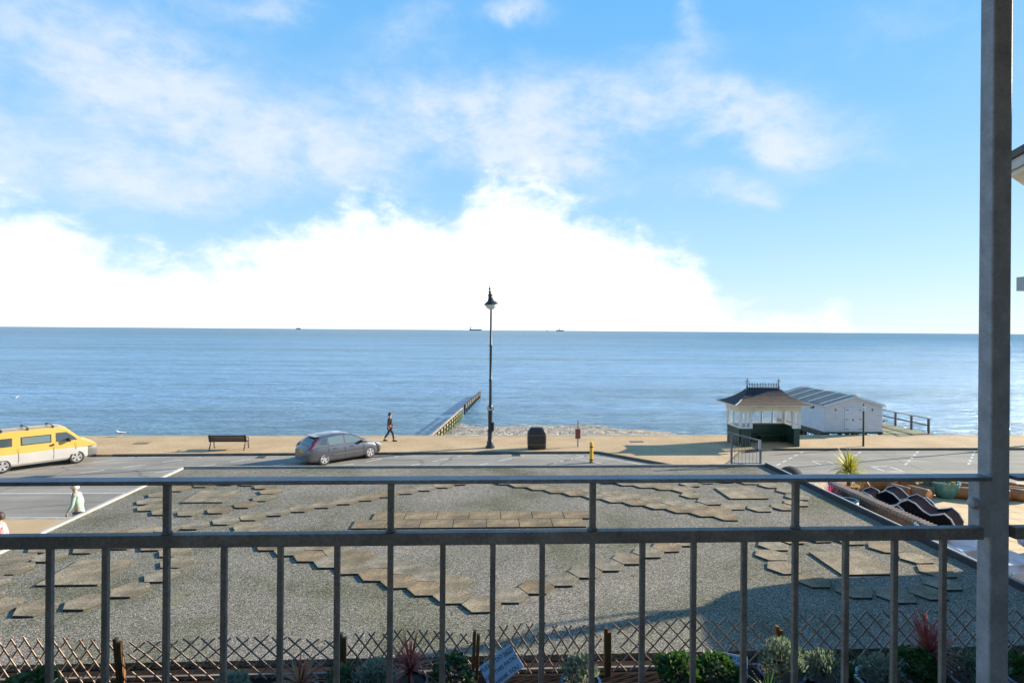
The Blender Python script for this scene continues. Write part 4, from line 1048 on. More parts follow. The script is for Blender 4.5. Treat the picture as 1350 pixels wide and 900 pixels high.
def body_loft(stn, mats, split=None):
    """stn rows: x, zbottom, ztop, halfwidth"""
    b = MB(); rings = []; xs = [s[0] for s in stn]; n_ = 44
    for i in range(n_+1):
        x = lerp(xs[0], xs[-1], i/n_); zb, zt, hw = interp(stn, x); zm = (zb+zt)/2
        half = [(-hw*.90, zb), (-hw*.985, zb+(zt-zb)*.12), (-hw, zb+(zt-zb)*.42), (-hw*.995, zb+(zt-zb)*.62), (-hw*.975, zb+(zt-zb)*.84), (-hw*.93, zb+(zt-zb)*.94), (-hw*.82, zt-.005), (-hw*.4, zt+.012)]
        ring_ = [(x, y, z) for y, z in half]+[(x, -y, z) for y, z in reversed(half)]
        rings.append(ring_)
    b.loft(rings); return b
def wheel(t, x, y, r_, side, spokes=5, wd=.2, rim_r=.66):
    w = D.objects.new('wheel', None); D.objects.remove(w)
    b = MB(); b.lathe([(r_*.62, -wd/2), (r_*.9, -wd/2), (r_, -wd/2+.03), (r_, wd/2-.03), (r_*.9, wd/2), (r_*.62, wd/2)], n=28, rot=Matrix.Rotation(R(90), 3, 'X'))
    o = b.build('wheel', MT['tyre'], t, smooth=40, loc=(x, y, r_))
    b = MB(); yy = side*(wd/2-.01); rr_ = r_*rim_r
    b.lathe([(rr_*1.0, -.02), (rr_*1.04, 0), (rr_*1.0, .02), (rr_*.88, .02), (rr_*.86, -.02)], c=(0, yy, 0), n=28, rot=Matrix.Rotation(R(90), 3, 'X'), cap=False)
    for k in range(spokes):
        a = 2*math.pi*k/spokes+.3; ca, sa = math.cos(a), math.sin(a)
        nn = (-sa, ca)
        w0, w1 = rr_*.15, rr_*.26
        b.add([(ca*rr_*.1-nn[0]*w0, yy-.015, sa*rr_*.1-nn[1]*w0), (ca*rr_*.1+nn[0]*w0, yy-.015, sa*rr_*.1+nn[1]*w0), (ca*rr_*.93+nn[0]*w1, yy-.015, sa*rr_*.93+nn[1]*w1), (ca*rr_*.93-nn[0]*w1, yy-.015, sa*rr_*.93-nn[1]*w1),
               (ca*rr_*.1-nn[0]*w0, yy+.015, sa*rr_*.1-nn[1]*w0), (ca*rr_*.1+nn[0]*w0, yy+.015, sa*rr_*.1+nn[1]*w0), (ca*rr_*.93+nn[0]*w1, yy+.015, sa*rr_*.93+nn[1]*w1), (ca*rr_*.93-nn[0]*w1, yy+.015, sa*rr_*.93-nn[1]*w1)],
              [(0, 1, 2, 3), (4, 7, 6, 5), (0, 4, 5, 1), (1, 5, 6, 2), (2, 6, 7, 3), (3, 7, 4, 0)])
    b.lathe([(rr_*.2, -.02), (rr_*.2, .02)], c=(0, yy, 0), n=14, rot=Matrix.Rotation(R(90), 3, 'X'))
    b.build('rim', MT['alloy'], o)
    b = MB(); b.lathe([(rr_*.85, -.01), (rr_*.85, .01)], c=(0, yy-side*.05, 0), n=20, rot=Matrix.Rotation(R(90), 3, 'X')); b.build('brake_disc', MT['bumper'], o)

class Cabin:
    def __init__(s, tab, zb, wb, slope): s.tab = tab; s.zb = zb; s.wb = wb; s.k = slope
    def top(s, x): return interp(s.tab, x)[0]
    def w(s, z): return s.wb-s.k*(z-s.zb)
    def mesh(s, n_=48):
        b = MB(); rings = []; xs = [r_[0] for r_ in s.tab]
        for i in range(n_+1):
            x = lerp(xs[0], xs[-1], i/n_); zt = s.top(x); h = max(.012, zt-s.zb)
            sh = min(.07, h*.3); w1 = s.w(zt-sh)
            half = [(-s.wb, s.zb-.03), (-s.w(s.zb+h*.4), s.zb+h*.4), (-w1, zt-sh), (-(w1-.045), zt-sh*.35), (-(w1-.14), zt), (-(w1-.14)*.45, zt+.018)]
            rings.append([(x, y, z) for y, z in half]+[(x, -y, z) for y, z in reversed(half)])
        b.loft(rings); return b
    def side(s, poly, m, parent, name='window', off=.006):
        for sd in (-1, 1):
            b = MB(); b.face([(x, sd*(s.w(z)+off), z) for x, z in poly]); 
            n_ = len(poly); b.face([(x, sd*(s.w(z)-.02), z) for x, z in reversed(poly)])
            for i in range(n_): b.f.append((i, (i+1) % n_, n_+n_-1-((i+1) % n_), n_+n_-1-i)); b.mi.append(0)
            b.build(name, m, parent)
    def screen(s, x0, x1, m, parent, name, inset=.10, off=.008):
        b = MB(); n_ = 8; rows = []
        for i in range(n_+1):
            x = lerp(x0, x1, i/n_); z = s.top(x); wv = s.w(z)-inset
            rows.append([(x, lerp(-wv, wv, j/8), z+off+.014*(1-(2*j/8-1)**2)+.004) for j in range(9)])
        b.loft(rows, cap=False, closed=False); o = b.build(name, m, parent, smooth=True); md = o.modifiers.new('s', 'SOLIDIFY'); md.thickness = .008
        return o

# grey hatchback
ang = R(41.3)
mid = Vector((-7.12, 31.665)); nrm = Vector((math.sin(ang), -math.cos(ang)))
cpos = mid-nrm*.80
car = thing('parked_car', 'dark grey metallic hatchback parked nose to the promenade kerb', 'car', (cpos.x, cpos.y, .005), ang)
st = [(-2.17, .34, .80, .70), (-2.12, .26, .92, .80), (-1.98, .22, .99, .855), (-1.7, .20, 1.0, .895), (-1.2, .19, .985, .915), (-.3, .18, .96, .915), (.6, .18, .945, .915), (1.15, .19, .93, .905), (1.6, .2, .85, .88), (1.95, .22, .74, .80), (2.12, .26, .64, .68), (2.17, .34, .56, .60)]
b = body_loft(st, None); o = b.build('body', MT['car_g'], car, smooth=35)
WB = 1.30
cutter_apply(o, [(-WB-.02, sy*.8, .33, .37, .5) for sy in (1, -1)]+[(WB+.02, sy*.8, .33, .37, .5) for sy in (1, -1)])
cab = Cabin([(-2.0, 1.0), (-1.93, 1.06), (-1.62, 1.33), (-1.45, 1.41), (-1.1, 1.465), (-.5, 1.49), (0.0, 1.47), (.28, 1.41), (1.2, .96)], .95, .83, .42)
o = cab.mesh().build('cabin', MT['car_g'], car, smooth=35)
cab.side([(-1.55, 1.07), (-1.32, 1.30), (-1.12, 1.345), (-1.12, 1.03)], MT['glass'], car)
cab.side([(-1.05, 1.01), (-1.05, 1.36), (-.55, 1.40), (-.22, 1.395), (-.22, .99)], MT['glass2'], car)
cab.side([(-.12, .985), (-.12, 1.39), (.18, 1.345), (.86, .985)], MT['glass2'], car)
cab.screen(.34, 1.12, MT['glass'], car, 'windscreen'); cab.screen(-1.90, -1.60, MT['glass'], car, 'rear_window')
b = MB(); b.box((-1.56, 0, 1.435), (.3, 1.05, .03)); b.build('spoiler', MT['car_g'], car, bevel=.01)
for sd in (-1, 1):
    b = MB(); b.loft([[(-2.09+.0, sd*.80, .86), (-2.13, sd*.70, .86), (-1.97, sd*.77, 1.0), (-1.9, sd*.865, 1.0)], [(-2.0, sd*.83, .98), (-2.05, sd*.74, .98), (-1.84, sd*.72, 1.14), (-1.8, sd*.80, 1.14)], [(-1.78, sd*.80, 1.12), (-1.86, sd*.70, 1.12), (-1.58, sd*.62, 1.36), (-1.55, sd*.69, 1.34)]]); b.build('tail_light', MT['tail'], car)
    b = MB(); b.loft([[(1.82, sd*.80, .60), (1.84, sd*.86, .64), (1.66, sd*.89, .82), (1.72, sd*.74, .84)], [(2.12, sd*.62, .58), (2.16, sd*.62, .60), (2.0, sd*.66, .735), (1.98, sd*.6, .75)]]); b.build('headlight', MT['head'], car)
    b = MB(); b.box((.78, sd*.93, 1.0), (.14, .18, .13)); b.build('mirror', MT['blackp'], car, bevel=.03)
    b = MB()
    for x in (-.72, .25): b.box((x, sd*.925, .82), (.19, .02, .03))
    b.build('door_handle', MT['car_g'], car)
    b = MB()
    for x in (-.17, .93): b.box((x, sd*.9165, .60), (.010, .006, .62))
    b.box((-1.08, sd*.915, .80), (.010, .006, .3))
    b.build('door_gap', MT['ink'], car)
    b = MB(); b.box((0, sd*.922, .50), (1.75, .02, .045)); b.build('rub_strip', MT['bumper'], car)
b = MB(); b.bx(-2.2, -2.04, -.66, .66, .26, .42); b.build('rear_valance', MT['bumper'], car, bevel=.03)
b = MB(); b.box((-2.165, 0, .72), (.02, .52, .12)); b.build('number_plate', MT['plate_y'], car)
b = MB(); b.box((-2.13, 0, .865), (.03, .09, .05)); b.build('badge', MT['alloy'], car)
for x in (-WB-.02, WB+.02):
    for sd in (-1, 1): wheel(car, x, sd*.80, .325, sd)
b = MB(); b.bx(-1.9, 1.9, -.62, .62, .2, .7); b.build('underbody', MT['ink'], car)

# yellow and white van
ang = R(46.2); p0 = Vector((-22.87, 29.38)); dirv = Vector((math.cos(ang), math.sin(ang))); mid = p0+dirv*1.46; nrm = Vector((math.sin(ang), -math.cos(ang)))
cpos = mid-nrm*.80
van = thing('parked_van', 'yellow and white panel van with roof rack parked at the left edge', 'van', (cpos.x, cpos.y, .005), ang)
st = [(-2.36, .36, 1.08, .84), (-2.28, .28, 1.12, .90), (-2.0, .25, 1.13, .92), (0, .25, 1.13, .925), (1.0, .25, 1.12, .925), (1.45, .25, 1.08, .925), (1.9, .26, 1.0, .90), (2.2, .3, .90, .85), (2.36, .36, .80, .76)]
b = body_loft(st, None); 
o = b.build('body', [MT['van_w'], MT['van_y'], MT['bumper']], van, smooth=35)
bm = bmesh.new(); bm.from_mesh(o.data); bmesh.ops.bisect_plane(bm, geom=bm.verts[:]+bm.edges[:]+bm.faces[:], plane_co=(0, 0, .86), plane_no=(0, 0, 1)); bm.to_mesh(o.data); bm.free()
WB2 = 1.46
cutter_apply(o, [(-WB2, sy*.82, .34, .41, .5) for sy in (1, -1)]+[(WB2, sy*.82, .34, .41, .5) for sy in (1, -1)])
for p in o.data.polygons: p.material_index = 1 if p.center.z > .86 else (2 if (p.center.x > 1.93 and p.center.z < .80) else 0)
cab = Cabin([(-2.34, 1.0), (-2.30, 1.55), (-2.2, 1.82), (-2.05, 1.90), (-1.0, 1.93), (.5, 1.94), (.92, 1.91), (1.08, 1.84), (1.4, 1.53), (1.70, 1.25), (1.95, 1.15), (2.22, 1.0), (2.33, .90)], .88, .915, .16)
o = cab.mesh().build('cabin', MT['van_y'], van, smooth=35)
cab.side([(-.78, 1.22), (-.78, 1.62), (.42, 1.62), (.42, 1.22)], MT['ink'], van, 'window_frame', .006)
cab.side([(-.73, 1.26), (-.73, 1.58), (.37, 1.58), (.37, 1.26)], MT['glass2'], van, 'window', .011)
cab.side([(.60, 1.22), (.60, 1.66), (1.04, 1.66), (1.32, 1.42), (1.50, 1.22)], MT['glass'], van, 'window', .008)
cab.side([(-2.1, 1.22), (-2.1, 1.62), (-1.1, 1.62), (-1.1, 1.22)], MT['glass'], van, 'window', .008)
cab.screen(1.10, 1.68, MT['glass'], van, 'windscreen', .08)
for sd in (-1, 1):
    b = MB()
    for x, z0_, z1_ in ((.51, .4, 1.75), (-.86, .4, 1.75), (1.42, .75, 1.2)):
        b.box((x, sd*.9285, (z0_+1.1)/2), (.010, .006, 1.1-z0_))
    b.build('door_gap', MT['ink'], van)
    b = MB(); b.box((1.12, sd*1.0, 1.28), (.12, .2, .2)); b.build('mirror', MT['blackp'], van, bevel=.03)
    b = MB(); b.lathe([(.06, 0), (.06, .02)], c=(.47, sd*.925, 1.10), n=12, rot=Matrix.Rotation(R(-90*sd), 3, 'X')); b.build('fuel_cap', MT['bench'], van)
    b = MB(); b.loft([[(2.10, sd*.80, .80), (2.12, sd*.895, .81), (2.08, sd*.895, .93), (2.05, sd*.78, .94)], [(2.36, sd*.56, .80), (2.39, sd*.60, .81), (2.32, sd*.60, .92), (2.28, sd*.56, .93)]]); b.build('headlight', MT['head'], van)
    b = MB(); b.tube([(-2.0, sd*.66, 2.0), (.7, sd*.66, 2.0)], .018, 6); b.build('roof_rail', MT['galv'], van)
    b = MB(); b.box((-2.32, sd*.80, 1.0), (.06, .1, .4)); b.build('tail_light', MT['tail'], van)
b = MB()
for x in (-1.5, -.5, .5):
    b.tube([(x, -.70, 2.03), (x, .70, 2.03)], .02, 6)
    for sd in (-1, 1): b.box((x, sd*.68, 1.97), (.08, .06, .12))
b.build('rack_bar', MT['blackp'], van)
for x in (-WB2, WB2):
    for sd in (-1, 1): wheel(van, x, sd*.82, .335, sd)
b = MB(); b.bx(-2.0, 2.0, -.62, .62, .24, .8); b.build('underbody', MT['ink'], van)
b = MB(); b.bx(2.05, 2.40, -.74, .74, .36, .74); b.build('front_bumper', MT['bumper'], van, bevel=.06)

# ------------------------------------------------------------------ people
def skinned(name, joints, edges, m, parent, sub=2, root=0):
    me = D.meshes.new(name); me.from_pydata([j[0] for j in joints], edges, []); me.materials.append(m)
    o = D.objects.new(name, me); COL.objects.link(o); o.parent = parent
    sk = o.modifiers.new('skin', 'SKIN'); sk.use_smooth_shade = True
    lay = me.skin_vertices[0].data if me.skin_vertices else None
    if lay is None:
        bm = bmesh.new(); bm.from_mesh(me); bm.verts.layers.skin.verify(); bm.to_mesh(me); bm.free(); lay = me.skin_vertices[0].data
    for i, j in enumerate(joints):
        r_ = j[1]; lay[i].radius = r_ if hasattr(r_, '__len__') else (r_, r_); lay[i].use_root = (i == root)
    sb = o.modifiers.new('sub', 'SUBSURF'); sb.levels = sub; sb.render_levels = sub
    return o
def person(x, y, z, rz, h, label, top, trousers, hair, stride=.0, arm=.12, hood=None, bend=0, shoes='clothb', female=False, reach=0):
    """walks along +x locally; stride in metres between feet"""
    t = thing('person', label, 'person', (x, y, z), rz); k = h/1.75
    t.scale = (k, k, k); s = stride/2; f = bend
    hipz = .93-abs(stride)*.10
    J = []; E = []
    def j(p, r_): J.append((p, r_)); return len(J)-1
    pel = j((0, 0, hipz), (.14, .11)); wai = j((f*.3, 0, 1.10), (.125, .10)); che = j((f*.7, 0, 1.30), (.155, .115)); nb = j((f, 0, 1.455), (.07, .065)); nk = j((f*1.15+.01, 0, 1.52), .05)
    E += [(pel, wai), (wai, che), (che, nb), (nb, nk)]
    hd = j((f*1.3+.02, 0, 1.60), (.075, .085)); ht = j((f*1.35+.015, 0, 1.69), (.08, .09)); E += [(nk, hd), (hd, ht)]
    legs = []
    for sd, fx in ((-1, s), (1, -s)):
        hp = j((0, sd*.09, hipz-.06), .085); kn = j((fx*.55+.05, sd*.09, .50), .058); an = j((fx-.02 if fx > 0 else fx-.05, sd*.09, .09+(.06 if fx < 0 else 0)), .040); to = j((fx+.15 if fx > 0 else fx+.10, sd*.10, .045 if fx > 0 else .04), .035)
        E += [(pel, hp), (hp, kn), (kn, an), (an, to)]; legs.append((hp, kn, an, to))
    arms = []
    for sd, ax in ((-1, -arm), (1, arm)):
        sh = j((f*.9, sd*.19, 1.40), .052); el = j((f*.9+ax*.55-.03, sd*.235, 1.12), .040); wr = j((f*.9+ax+.06+reach, sd*.225, .90+reach*.5), .028); pm = j((f*.9+ax+.08+reach*1.1, sd*.22, .84+reach*.5), (.018, .034))
        E += [(nb, sh), (sh, el), (el, wr), (wr, pm)]; arms.append((sh, el, wr, pm))
        pw = Vector(J[pm][0])
        for q in range(4):
            a = j(tuple(pw+Vector((-.024+.016*q, 0, -.04))), .0085); c = j(tuple(pw+Vector((-.022+.016*q+.01, -sd*.012, -.085+.006*abs(q-1.3)))), .007)
            E += [(pm, a), (a, c)]
        a = j(tuple(pw+Vector((.035, -sd*.01, -.01))), .009); c = j(tuple(pw+Vector((.045, -sd*.018, -.045))), .007); E += [(pm, a), (a, c)]
    skinned('body', J, E, MT['skin'], t, 2, pel)
    P = lambda i: J[i][0]
    # coat
    Jt = []; Et = []
    def jt(p, r_): Jt.append((p, r_)); return len(Jt)-1
    hem = .80
    a0 = jt((0, 0, hem), (.175, .135)); a1 = jt((0, 0, hipz+.03), (.165, .13)); a2 = jt((f*.3, 0, 1.12), (.15, .12)); a3 = jt((f*.7, 0, 1.31), (.18, .135)); a4 = jt((f*.98, 0, 1.46), (.085, .08))
    Et += [(a0, a1), (a1, a2), (a2, a3), (a3, a4)]
    for (sh, el, wr, pm), sd in zip(arms, (-1, 1)):
        s1 = jt(P(sh), .072); s2 = jt(P(el), .058); s3 = jt(tuple(Vector(P(wr))+Vector((0, 0, .01))), .045); Et += [(a4, s1), (s1, s2), (s2, s3)]
    skinned('coat', Jt, Et, MT[top], t, 2, a1)
    Jt = []; Et = []; a0 = jt((0, 0, hipz+.02), (.15, .118))
    for (hp, kn, an, to) in legs:
        s1 = jt(P(hp), .098); s2 = jt(P(kn), .072); s3 = jt(tuple(Vector(P(an))+Vector((0, 0, .02))), .060); Et += [(a0, s1), (s1, s2), (s2, s3)]
    skinned('trousers', Jt, Et, MT[trousers], t, 2, a0)
    for (hp, kn, an, to) in legs:
        A = Vector(P(an)); T = Vector(P(to)); b = MB()
        b.loft([[(A.x-.08, A.y+yy, zz) for yy, zz in ((-.04, max(0, T.z-.045)), (.04, max(0, T.z-.045)), (.04, .10), (-.04, .10))], [(A.x+.04, A.y+yy, zz) for yy, zz in ((-.046, max(0, T.z-.045)), (.046, max(0, T.z-.045)), (.04, .11), (-.04, .11))], [(T.x+.04, T.y+yy, zz) for yy, zz in ((-.04, max(0, T.z-.045)), (.04, max(0, T.z-.045)), (.035, .055), (-.035, .055))]])
        b.build('shoe', MT[shoes], t, smooth=True, bevel=.01)
    hx = f*1.35+.015
    # face details
    b = MB(); b.loft([[(hx+.085, -.012, 1.63), (hx+.085, .012, 1.63), (hx+.085, .006, 1.67)], [(hx+.115, -.010, 1.625), (hx+.115, .010, 1.625), (hx+.10, .004, 1.64)]]); b.build('nose', MT['skin'], t)
    b = MB()
    for sd in (-1, 1): b.lathe([(.011, 0), (.008, .006)], c=(hx+.083, sd*.032, 1.665), n=8, rot=Matrix.Rotation(R(90), 3, 'Y'))
    b.box((hx+.086, 0, 1.595), (.012, .045, .008)); b.build('eyes_and_mouth', MT['hair'], t)
    b = MB()
    n_ = 14
    for i in range(7):
        pass
    rings = []
    for (zz, rr_, ox) in ((1.60, .088, -.035), (1.66, .104, -.02), (1.72, .106, -.006), (1.77, .09, 0), (1.80, .05, 0), (1.812, .01, 0)):
        if hair == 'hood': rr_ *= 1.18
        rings.append([(hx-.005+ox+rr_*math.cos(2*math.pi*q/n_)*1.06, rr_*math.sin(2*math.pi*q/n_), zz) for q in range(n_)])
    # keep the face clear: push the front of the lower rings back
    for ri in (0, 1):
        rings[ri] = [((min(px_, hx+.03)), py_, pz) for px_, py_, pz in rings[ri]]
    b.loft(rings); b.build('hair' if hair not in ('hood', 'beanie') else 'hat', MT['beanie' if hair in ('hood', 'beanie') else hair], t, smooth=True)
    return t
person(-5.69, 36.75, .12, R(4), 1.72, 'person in dark coat and trousers walking right along the promenade by the sea', 'clothd', 'clothb', 'hair', .55, .13)
person(-13.1, 19.96, .115, R(193), 1.78, 'person in pale green jacket and cream hat walking on the near pavement', 'mint', 'jeans', 'beanie', .5, .1, bend=.10)
person(-13.28, 17.0, .115, R(200), 1.72, 'person in pink top at the left edge just above the lower rail', 'pink', 'jeans', 'hair', .4, .1)

# ------------------------------------------------------------------ gulls and ships
def gull(x, y, z, rz, s, label, standing=True):
    t = thing('seagull', label, 'gull', (x, y, z), rz, 'gulls'); t.scale = (s, s, s)
    b = MB(); rings = []
    for (xx, zz, ry, rz_) in ((-.26, .16, .01, .01), (-.18, .15, .04, .035), (-.05, .14, .075, .07), (.08, .15, .07, .07), (.16, .19, .045, .05), (.20, .24, .035, .04), (.25, .26, .033, .035), (.29, .255, .01, .012)):
        rings.append([(xx, ry*math.cos(a*math.pi/5), zz+rz_*math.sin(a*math.pi/5)) for a in range(10)])
    b.loft(rings); b.build('body', MT['gullw'], t, smooth=True)
    for sd in (-1, 1):
        b = MB(); b.loft([[(.1, sd*.07, .2), (.1, sd*.085, .14), (.05, sd*.06, .1)], [(-.1, sd*.07, .19), (-.1, sd*.088, .15), (-.1, sd*.06, .12)], [(-.34, sd*.015, .17), (-.34, sd*.02, .165), (-.34, sd*.01, .16)]]); b.build('wing', MT['gullg'], t)
    b = MB(); b.tube([(.28, 0, .255), (.335, 0, .245)], [.012, .004], 6); b.build('beak', MT['yellow'], t)
    if standing:
        b = MB(); b.tube([(0, -.03, .09), (0, -.03, 0)], .006, 5); b.tube([(0, .03, .09), (0, .03, 0)], .006, 5); b.build('leg', MT['yellow'], t)
    return t
gull(-22.7, 38.45, .17, R(190), 1.2, 'white gull standing on the sea wall right of the van')
gull(-61.5, 81, -2.55, R(20), 1.6, 'gull floating on the water above the van, right one', False); gull(-63.3, 80.5, -2.55, R(160), 1.6, 'gull floating on the water above the van, left one', False)
def ship(x, y, l, h, label, sup=-.42):
    t = thing('cargo_ship', label, 'ship', (x, y, -2.5), 0, 'ships on the horizon')
    w = l*.14
    b = MB(); b.loft([[(l*u, -w*k/2, -1), (l*u, w*k/2, -1), (l*u, w*k/2, h*(1+.2*abs(u)**3)), (l*u, -w*k/2, h*(1+.2*abs(u)**3))] for u, k in ((-.5, .7), (-.45, 1), (.35, 1), (.5, .1))]); b.build('hull', MT['ship'], t)
    b = MB(); b.bx(l*sup-l*.04, l*sup+l*.04, -w*.4, w*.4, h, h*2.6); b.bx(l*sup-l*.02, l*sup+l*.01, -w*.15, w*.15, h*2.6, h*3.4); b.build('superstructure', MT['shipw'], t)
    b = MB(); b.bar((l*.3, 0, h), (l*.3, 0, h*1.9), l*.006); b.bar((l*.0, 0, h), (l*.0, 0, h*1.6), l*.006); b.build('mast', MT['ship'], t)
ship(-113, 9000, 190, 20, 'long low cargo ship on the horizon left of the street lamp')
ship(1175, 9000, 120, 18, 'shorter ship with a tall deckhouse on the horizon right of the lamp', -.1)
ship(-2760, 9000, 70, 18, 'tiny ship on the horizon at the left', .1)
ship(1010, 9300, 36, 10, 'faint small boat just left of the right hand ship', 0)

# ------------------------------------------------------------------ sky with clouds, sun
SUN_EL, SUN_AZ = R(21), R(16)      # azimuth measured from +X towards +Y
w = D.worlds.new('World'); scene.world = w; w.use_nodes = True; t = w.node_tree; t.nodes.clear()
out = t.nodes.new('ShaderNodeOutputWorld'); bg = t.nodes.new('ShaderNodeBackground')
sky = t.nodes.new('ShaderNodeTexSky'); sky.sky_type = 'NISHITA'; sky.sun_disc = False; sky.sun_elevation = SUN_EL; sky.sun_rotation = R(90)-SUN_AZ
sky.air_density = 1.0; sky.dust_density = .3; sky.ozone_density = 2.0; sky.altitude = 0
def Mt(op, a, c=None, d=None, clamp=False):
    n = t.nodes.new('ShaderNodeMath'); n.operation = op; n.use_clamp = clamp
    for i, v in enumerate((a, c, d)):
        if v is None: continue
        if hasattr(v, 'links'): L(t, v, n.inputs[i])
        else: n.inputs[i].default_value = v
    return n.outputs[0]
tc = t.nodes.new('ShaderNodeTexCoord'); sx = t.nodes.new('ShaderNodeSeparateXYZ'); L(t, tc.outputs['Generated'], sx.inputs[0])
X, Y_, Z = sx.outputs
az = Mt('MULTIPLY', Mt('ARCTAN2', X, Y_), 180/math.pi); el = Mt('MULTIPLY', Mt('ARCSINE', Z), 180/math.pi)
cv = t.nodes.new('ShaderNodeCombineXYZ'); L(t, az, cv.inputs[0]); L(t, Mt('MULTIPLY', el, 1.7), cv.inputs[1])
def fbm(scale, detail, rough, off=0, dist=0):
    mp_ = t.nodes.new('ShaderNodeMapping'); mp_.inputs['Location'].default_value = (off, off*.7, 0); L(t, cv.outputs[0], mp_.inputs[0])
    return noise(t, mp_.outputs[0], scale, detail, rough, dist)
n1 = fbm(.09, 9, .62, 13, .35); n2 = fbm(.28, 8, .62, 47, .2); n3 = fbm(.05, 7, .6, 91, .3)
# low bank: its top follows a curve over azimuth
crv = t.nodes.new('ShaderNodeFloatCurve'); cc = crv.mapping.curves[0]
tops = [(-60, 8), (-42, 8.5), (-38, 8.6), (-34, 7.6), (-30, 5.6), (-26, 5.6), (-21, 7.4), (-15.4, 9.2), (-9.2, 11.4), (-5, 9.8), (-2.8, 10.2), (.9, 13.4), (4.5, 13.2), (8.9, 11.0), (15.4, 8.3), (20.2, 6.0), (22.0, 3.2), (24, 1.0), (27, .6), (30, .3), (31.5, 1.9), (33, .2), (36, -1), (60, -3)]
pts = cc.points
while len(pts) < len(tops): pts.new(.5, .5)
for p, (a, e) in zip(pts, tops): p.location = ((a+60)/120, (e+5)/20); p.handle_type = 'AUTO_CLAMPED'
crv.mapping.update(); L(t, Mt('DIVIDE', Mt('ADD', az, 60), 120, None, True), crv.inputs['Value'])
topel = Mt('SUBTRACT', Mt('MULTIPLY', crv.outputs[0], 20), 5)
nb_ = Mt('MULTIPLY', Mt('SUBTRACT', n2, .5), 8.5); nb2 = Mt('MULTIPLY', Mt('SUBTRACT', n1, .5), 3.5)
dist_ = Mt('ADD', Mt('SUBTRACT', topel, el), Mt('ADD', nb_, nb2))
mr = t.nodes.new('ShaderNodeMapRange'); mr.interpolation_type = 'SMOOTHERSTEP'; mr.inputs['From Min'].default_value = -2.6; mr.inputs['From Max'].default_value = 3.6; L(t, dist_, mr.inputs['Value'])
bank = mr.outputs[0]
# higher thin clouds: soft ellipses broken up by noise  (azimuth, elevation, half sizes, turn, strength)
blobs = [(-31, 20.5, 10, 3.6, -10, .9), (-22.5, 17.6, 8.5, 3.2, -14, .85), (-15.5, 16.5, 8, 3.0, -6, .9), (-27, 14.5, 14, 3.6, 0, .28), (-33, 11.8, 8, 2.8, 5, .9), (-23, 12, 8, 2, 10, .5), (-42, 13.5, 7, 3, 0, .5), (-2.5, 19.6, 10, 3.0, -4, .9), (5.5, 17.4, 8, 3.0, -8, 1.0), (4.5, 21.6, 9, 2.8, 5, .6), (15.5, 20.4, 8, 3.4, 0, .85), (24.3, 19.4, 5.2, 2.6, -25, 1.0), (27.5, 16.3, 4.4, 2.2, -42, 1.0), (20.7, 25, 4, 1.4, 8, .5), (22.8, 12.8, 5.0, 1.2, -10, .8), (4.4, 28.4, 3.6, 1.4, 0, .8), (20.7, 28, 1.4, 1.6, 0, .6), (-19, 27, 6, 2.0, 20, .6), (-6, 27, 6, 2.6, 20, .5), (-30, 26, 8, 2, 0, .35), (32, 15.5, 5, 2.2, 0, .45), (12, 12.5, 4, 1.4, 0, .3), (36, 24, 8, 3, 0, .3), (-14, 19, 30, 6.5, -3, .22), (8, 20, 26, 6, 0, .10), (-34, 12, 12, 4, 0, .25), (60, 20, 15, 5, 0, .7), (-70, 15, 15, 7, 0, .8), (-60, 30, 12, 5, 0, .6), (10, 42, 14, 5, 0, .6), (-30, 45, 12, 5, 20, .6), (120, 25, 25, 6, 0, .7), (-140, 20, 30, 8, 0, .8)]
acc = None
wx_ = Mt('MULTIPLY', Mt('SUBTRACT', n3, .5), 12); wy_ = Mt('MULTIPLY', Mt('SUBTRACT', n1, .5), 8)
azw = Mt('ADD', az, wx_); elw = Mt('ADD', el, wy_)
for (a, e, ra, re, rot, s) in blobs:
    c_, s_ = math.cos(R(rot)), math.sin(R(rot))
    dx = Mt('SUBTRACT', azw, a); dy = Mt('SUBTRACT', elw, e)
    u = Mt('DIVIDE', Mt('ADD', Mt('MULTIPLY', dx, c_), Mt('MULTIPLY', dy, s_)), ra); v = Mt('DIVIDE', Mt('SUBTRACT', Mt('MULTIPLY', dy, c_), Mt('MULTIPLY', dx, s_)), re)
    g = Mt('MULTIPLY', Mt('EXPONENT', Mt('MULTIPLY', Mt('ADD', Mt('MULTIPLY', u, u), Mt('MULTIPLY', v, v)), -1)), s)
    acc = g if acc is None else Mt('SUBTRACT', Mt('ADD', acc, g), Mt('MULTIPLY', acc, g))
wisp = Mt('MULTIPLY', acc, Mt('ADD', Mt('MULTIPLY', n1, 1.7), Mt('SUBTRACT', Mt('MULTIPLY', n2, 2.2), .6)))
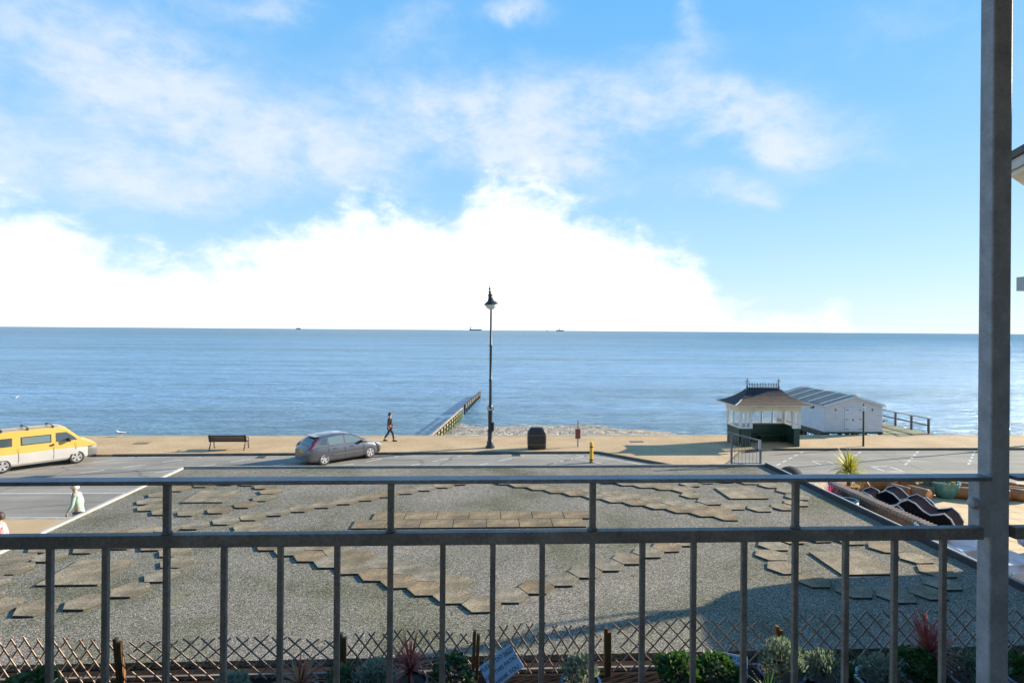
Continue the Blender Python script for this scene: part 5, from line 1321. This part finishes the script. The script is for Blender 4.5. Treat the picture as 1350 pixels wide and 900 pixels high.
mr2 = t.nodes.new('ShaderNodeMapRange'); mr2.interpolation_type = 'SMOOTHSTEP'; mr2.inputs['From Min'].default_value = .12; mr2.inputs['From Max'].default_value = 1.75; mr2.inputs['To Max'].default_value = .78; L(t, wisp, mr2.inputs['Value'])
CL = 1.0
hsv = t.nodes.new('ShaderNodeHueSaturation'); hsv.inputs['Saturation'].default_value = 1.35; hsv.inputs['Value'].default_value = 1.0; L(t, sky.outputs[0], hsv.inputs['Color'])
eln = Mt('DIVIDE', el, 60, None, True)
air = ramp(t, eln, [(0, (3.3, 4.15, 4.8)), (.08, (2.6, 3.8, 4.85)), (.2, (1.85, 3.3, 4.85)), (.35, (1.2, 2.85, 4.8)), (.5, (.85, 2.55, 4.75)), (1, (.5, 1.8, 4.2))])
base = mix(t, .88, hsv.outputs[0], air)
thin = mix(t, mr2.outputs[0], base, (4.3, 4.5, 4.85))
full = mix(t, bank, thin, (5.8, 5.85, 5.9))
L(t, full, bg.inputs['Color']); bg.inputs['Strength'].default_value = .098
L(t, bg.outputs[0], out.inputs['Surface'])

sd = Vector((math.cos(SUN_EL)*math.cos(SUN_AZ), math.cos(SUN_EL)*math.sin(SUN_AZ), math.sin(SUN_EL)))
ld = D.lights.new('sun', 'SUN'); ld.energy = 5; ld.angle = R(.5); ld.color = (1, .88, .70)
lo = D.objects.new('sun', ld); COL.objects.link(lo); lo.rotation_euler = sd.to_track_quat('Z', 'Y').to_euler()

# ------------------------------------------------------------------ camera
cam = D.cameras.new('camera'); co = D.objects.new('camera', cam); COL.objects.link(co); scene.camera = co
cam.sensor_width = 36; cam.lens = 780/1350*36; cam.shift_y = -14.8/1350; cam.clip_start = .05; cam.clip_end = 200000
co.matrix_world = Matrix.Translation((0, 0, 7.0)) @ Matrix.Rotation(R(-2.8), 4, 'Z') @ Matrix.Rotation(R(90), 4, 'X') @ Matrix.Rotation(R(.43), 4, 'Z')
scene.view_settings.view_transform = 'Standard'; scene.view_settings.look = 'None'; scene.view_settings.gamma = 1
scene.view_settings.exposure = 1.13
w.cycles.sampling_method = 'MANUAL'; w.cycles.sample_map_resolution = 512
scene.cycles.max_bounces = 6; scene.cycles.use_denoising = True
